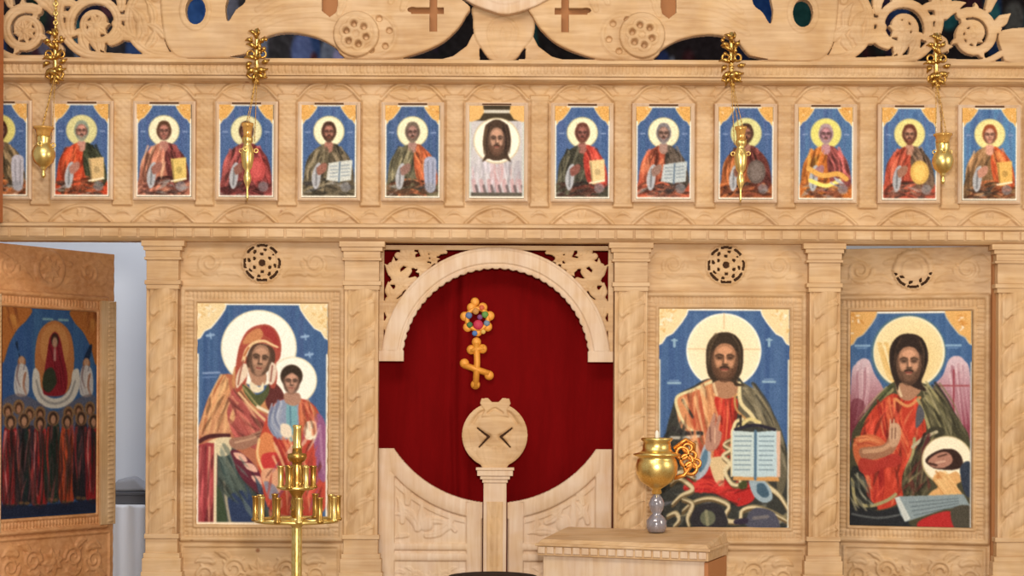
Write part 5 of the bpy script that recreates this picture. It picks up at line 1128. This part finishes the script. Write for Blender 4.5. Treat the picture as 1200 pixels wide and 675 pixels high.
t = thing('stool', (X(578.5, -1.0), -1.0, 0), 'round black lacquered stool top at the bottom edge before the doors', 'stool')
c0 = (X(578.5, -1.0), -1.0, 0); zt = Z(674.5, -1.0); mb = MB(); mb.lathe((c0[0], c0[1], zt-.035), [(.17, 0), (.19, .004), (.196, .018), (.19, .032), (.17, .035), (.02, .033)], 40); mb.build('seat', BLACK, t)
mb = MB(); mb.torus((c0[0], c0[1], .25), .13, .01, 'Z', 24, 6); mb.build('foot_ring', SILVER, t)
for k in range(4):
    a = PI/4+k*PI/2; mb = MB(); mb.tube([(c0[0]+.12*math.cos(a), c0[1]+.12*math.sin(a), zt-.03), (c0[0]+.17*math.cos(a), c0[1]+.17*math.sin(a), 0)], .014, 8); mb.build('leg', BLACK, t)

# ---------------------------------------------------------------- hanging lamps on brass brackets
def bracket(px, py, kind, label):
    dy = (600-px)*.0045; px = px-1.8; Yb = -.15; S = 1/PPM; t = thing('lamp_bracket', (X(px, -.115), -.115, Z(82, -.115)), label, 'bracket', 'brass lamp brackets')
    r = lambda p: p*S; q = lambda x, y, d=0: (X(px+x, Yb), Yb+d, Z(py+y+dy, Yb)); g = random.Random(px)
    mb = MB(); mb.ball(q(0, 22, .02), r(5), 8); mb.tube([q(0, 28, .035), q(0, 20), q(0, 5), q(0, -12), q(0, -28)], r(2.6), 8); mb.build('stem', BRASS, t)
    def lf(mb, x, y, an, ln, wd, d=0):
        a = math.radians(an); P_ = []
        for u in range(6): v = u/5; P_.append(Vector(q(x+math.cos(a+.5*v)*ln*v, y-math.sin(a+.5*v)*ln*v, d-.012*math.sin(PI*v))))
        mb.tube(P_, lambda v: r(.5+wd*math.sin(PI*min(.98, v+.08))), 8)
    mb = MB()
    for k, (x, y, an, ln, wd) in enumerate(((0, 8, 150, 15, 2.6), (0, 8, 40, 14, 2.8), (0, -4, 120, 13, 2.4), (1, -2, 60, 14, 2.6), (0, 20, 190, 14, 3.0), (0, 20, -20, 14, 3.0), (0, 24, 220, 13, 2.6), (0, 24, -60, 14, 2.8), (-4, -12, 150, 9, 2.2), (4, -12, 20, 9, 2.2), (0, -16, 90, 12, 2.4), (-1, -20, 130, 9, 1.8), (1, -20, 50, 9, 1.8), (-6, 12, 200, 9, 2.4), (7, 12, -10, 9, 2.4), (0, 30, -90, 8, 2.6))):
        lf(mb, x, y, an+g.uniform(-12, 12), ln, wd, -.01*(k % 3))
    for k in range(9): mb.ball(q(g.uniform(-11, 11), g.uniform(-22, 32), -.012), r(g.uniform(1.6, 2.8)), 6)
    for s in (-1, 1): mb.torus(q(s*7, 2, -.01), r(4), r(1.3), 'Y', 14, 6); mb.torus(q(s*6, 26, -.012), r(4), r(1.4), 'Y', 14, 6)
    mb.build('scroll_leaves', OLDBRASS, t)
    mb = MB(); mb.tube([q(0, 24, .01), q(0, 27, -.03), q(0, 25, -.09), (X(px, -.26), -.26, Z(py+22+dy, -.26))], r(1.6), 6); mb.build('hook_arm', BRASS, t)
    if kind:
        mb = MB()
        for k in range(10): mb.torus(q(0, -30-k*5.5), r(2.3), r(1.0), 'Y' if k % 2 else 'X', 10, 5)
        mb.build('beaded_chain', BRASS, t)
    return (X(px, -.26), -.26, Z(py+24+dy, -.26))
def hang_lamp(px, ytop, ybot, wd, tip, label, m=BRASS, slim=False):
    Yl = -.26; dy = (600-px)*.0045; px = px-1.3; S = 1/PPM*(D+Yl)/D; r = lambda p: p*S; H = ybot-ytop; cx = tip[0]; cx = X(px, Yl); z0 = Z(ybot+dy, Yl); u = H/60.0
    t = thing('hanging_lamp', (cx, Yl, z0), label, 'lamp', 'hanging brass oil lamps')
    k = wd/14.0
    prof = ((.4, 0), (1.6, 3), (1.8, 6), (1.2, 9), (3, 13), (5, 16), (5.5, 19), (4, 22), (3.4, 24), (6.5, 27), (8.2, 32), (8.8, 37), (7.8, 41), (5.6, 43.5), (5, 45), (7.2, 46.5), (7.6, 49), (7, 50)) if slim else ((.4, 0), (2.6, 2), (3, 5), (1.6, 8), (2.6, 10), (4, 12), (4, 13), (7, 15), (12, 19), (14.5, 26), (14.5, 31), (12, 37), (9, 40), (8.4, 42), (9, 44), (9.2, 48), (9.2, 50))
    mb = MB(); mb.lathe((cx, Yl, z0), [(r(a*k), r(b*u)) for a, b in prof], 24)
    bw = mb.build('bowl', m, t)
    mb = MB(); mb.lathe((cx, Yl, z0+r(49*u)), [(r(a*k*(.72 if slim else 1.15)), r(b*u)) for a, b in ((7.5, 0), (8, 4), (9.5, 9), (11.5, 10), (11.5, 12), (8.6, 11), (6.6, 5), (.1, 3))], 20)
    g = bpy.data.materials.get('amber_glass') or mat('amber_glass', (212, 160, 84), .1, .4); mb.build('glass_cup', g, bw)
    tp = Vector((cx*.25+tip[0]*.75, Yl, tip[2])); tp = Vector(tip)
    for a in (0.4, 2.5, 4.6):
        s = Vector((cx+r(10*k)*math.cos(a), Yl+r(10*k)*math.sin(a), z0+r(47*u)))
        mb = MB(); n = 14
        mb.tube([s.lerp(tp, j/n)-Vector((0, 0, .004*math.sin(PI*j/n))) for j in range(n+1)], .0016, 5)
        for j in range(1, n): mb.ball(s.lerp(tp, j/n)-Vector((0, 0, .004*math.sin(PI*j/n))), .0032, 5)
        mb.build('chain', OLDBRASS, t)
    for a in (0.4, 2.5, 4.6): 
        mb = MB(); mb.torus((cx+r(12*k)*math.cos(a), Yl+r(12*k)*math.sin(a), z0+r(40*u)), r(2.6*k), r(.9*k), 'Y', 12, 5); mb.build('lug', m, bw)
tips = [bracket(65, 62, True, 'brass lamp bracket with beaded chain, leftmost above the small icons'), bracket(301, 62, False, 'brass leaf bracket over the second hanging lamp, left of centre'),
        bracket(857, 66, False, 'brass leaf bracket over the third hanging lamp, right of centre'), bracket(1097, 67, False, 'brass leaf bracket above the rightmost hanging lamp')]
hang_lamp(51, 150, 209, 13, tips[0], 'brass hanging oil lamp between the first two small icons at left')
hang_lamp(290, 146, 236, 12, tips[1], 'slender brass hanging oil lamp before the fourth small icon', slim=True)
hang_lamp(868, 150, 238, 12, tips[2], 'slender bright brass hanging oil lamp before the tenth small icon', slim=True)
hang_lamp(1105, 158, 216, 12, tips[3], 'short brass hanging oil lamp between the last two small icons at right')

# ---------------------------------------------------------------- seen through the open left door
Yt = 2.3
t = thing('altar_table', (X(150, Yt), Yt+.2, 0), 'table under a white cloth seen through the open left door', 'table')
zt = Z(594, Yt); mb = MB(); 
x0, x1 = X(60, Yt), X(230, Yt); vs = []; n = 60
for j, z in enumerate((zt, zt-.02, .05)):
    for i in range(n+1): x = x0+(x1-x0)*i/n; vs.append((x, Yt+(.0 if j == 0 else -.012*math.sin(i*.9)*j-.004), z))
for i in range(n+1): vs.append((x0+(x1-x0)*i/n, Yt+.45, zt))
for i in range(n+1): vs.append((x0+(x1-x0)*i/n, Yt+.46, .05))
mb.add(vs, [(r_*(n+1)+i, r_*(n+1)+i+1, (r_+1)*(n+1)+i+1, (r_+1)*(n+1)+i) for r_ in (0, 1) for i in range(n)]+[(i, i+1, 3*(n+1)+i+1, 3*(n+1)+i) for i in range(n)]+[(3*(n+1)+i, 3*(n+1)+i+1, 4*(n+1)+i+1, 4*(n+1)+i) for i in range(n)], True); mb.build('tablecloth', mat('white_cloth', (226, 226, 232), .9), t)
mb = MB(); mb.box(x0+.04, x1-.04, Yt+.04, Yt+.42, 0, zt-.03); mb.build('table_frame', DOORW, t)
mb = MB(); z0 = zt+.004; mb.box(X(118, Yt), X(176, Yt), Yt+.05, Yt+.33, z0, z0+.055); mb.box(X(116, Yt), X(178, Yt), Yt+.04, Yt+.34, z0+.055, z0+.075); o = mb.build('dark_box', mat('dark_grey_box', (84, 84, 90), .5), bevel=.004); tag(o, 'low dark grey box lying on the white clothed table', 'box')
mb = MB(); z1 = z0+.077; xa, xb = X(122, Yt), X(172, Yt); ya, yb = Yt+.08, Yt+.3
mb.add([(xa, ya, z1), (xb, ya, z1), (xb, yb, z1), (xa, yb, z1), (xa+.06, ya+.02, z1+.07), (xb-.10, ya+.02, z1+.085), (xb-.12, yb-.04, z1+.095), (xa+.08, yb-.04, z1+.08)], [(0, 3, 2, 1), (4, 5, 6, 7), (0, 1, 5, 4), (1, 2, 6, 5), (2, 3, 7, 6), (3, 0, 4, 7)]); o = mb.build('folded_cloth', mat('grey_cloth', (150, 150, 156), .9), bevel=.02, seg=4); tag(o, 'folded grey cloth heaped on the dark box', 'cloth')

for o in bpy.data.objects:
    if '_o' in o: del o['_o']
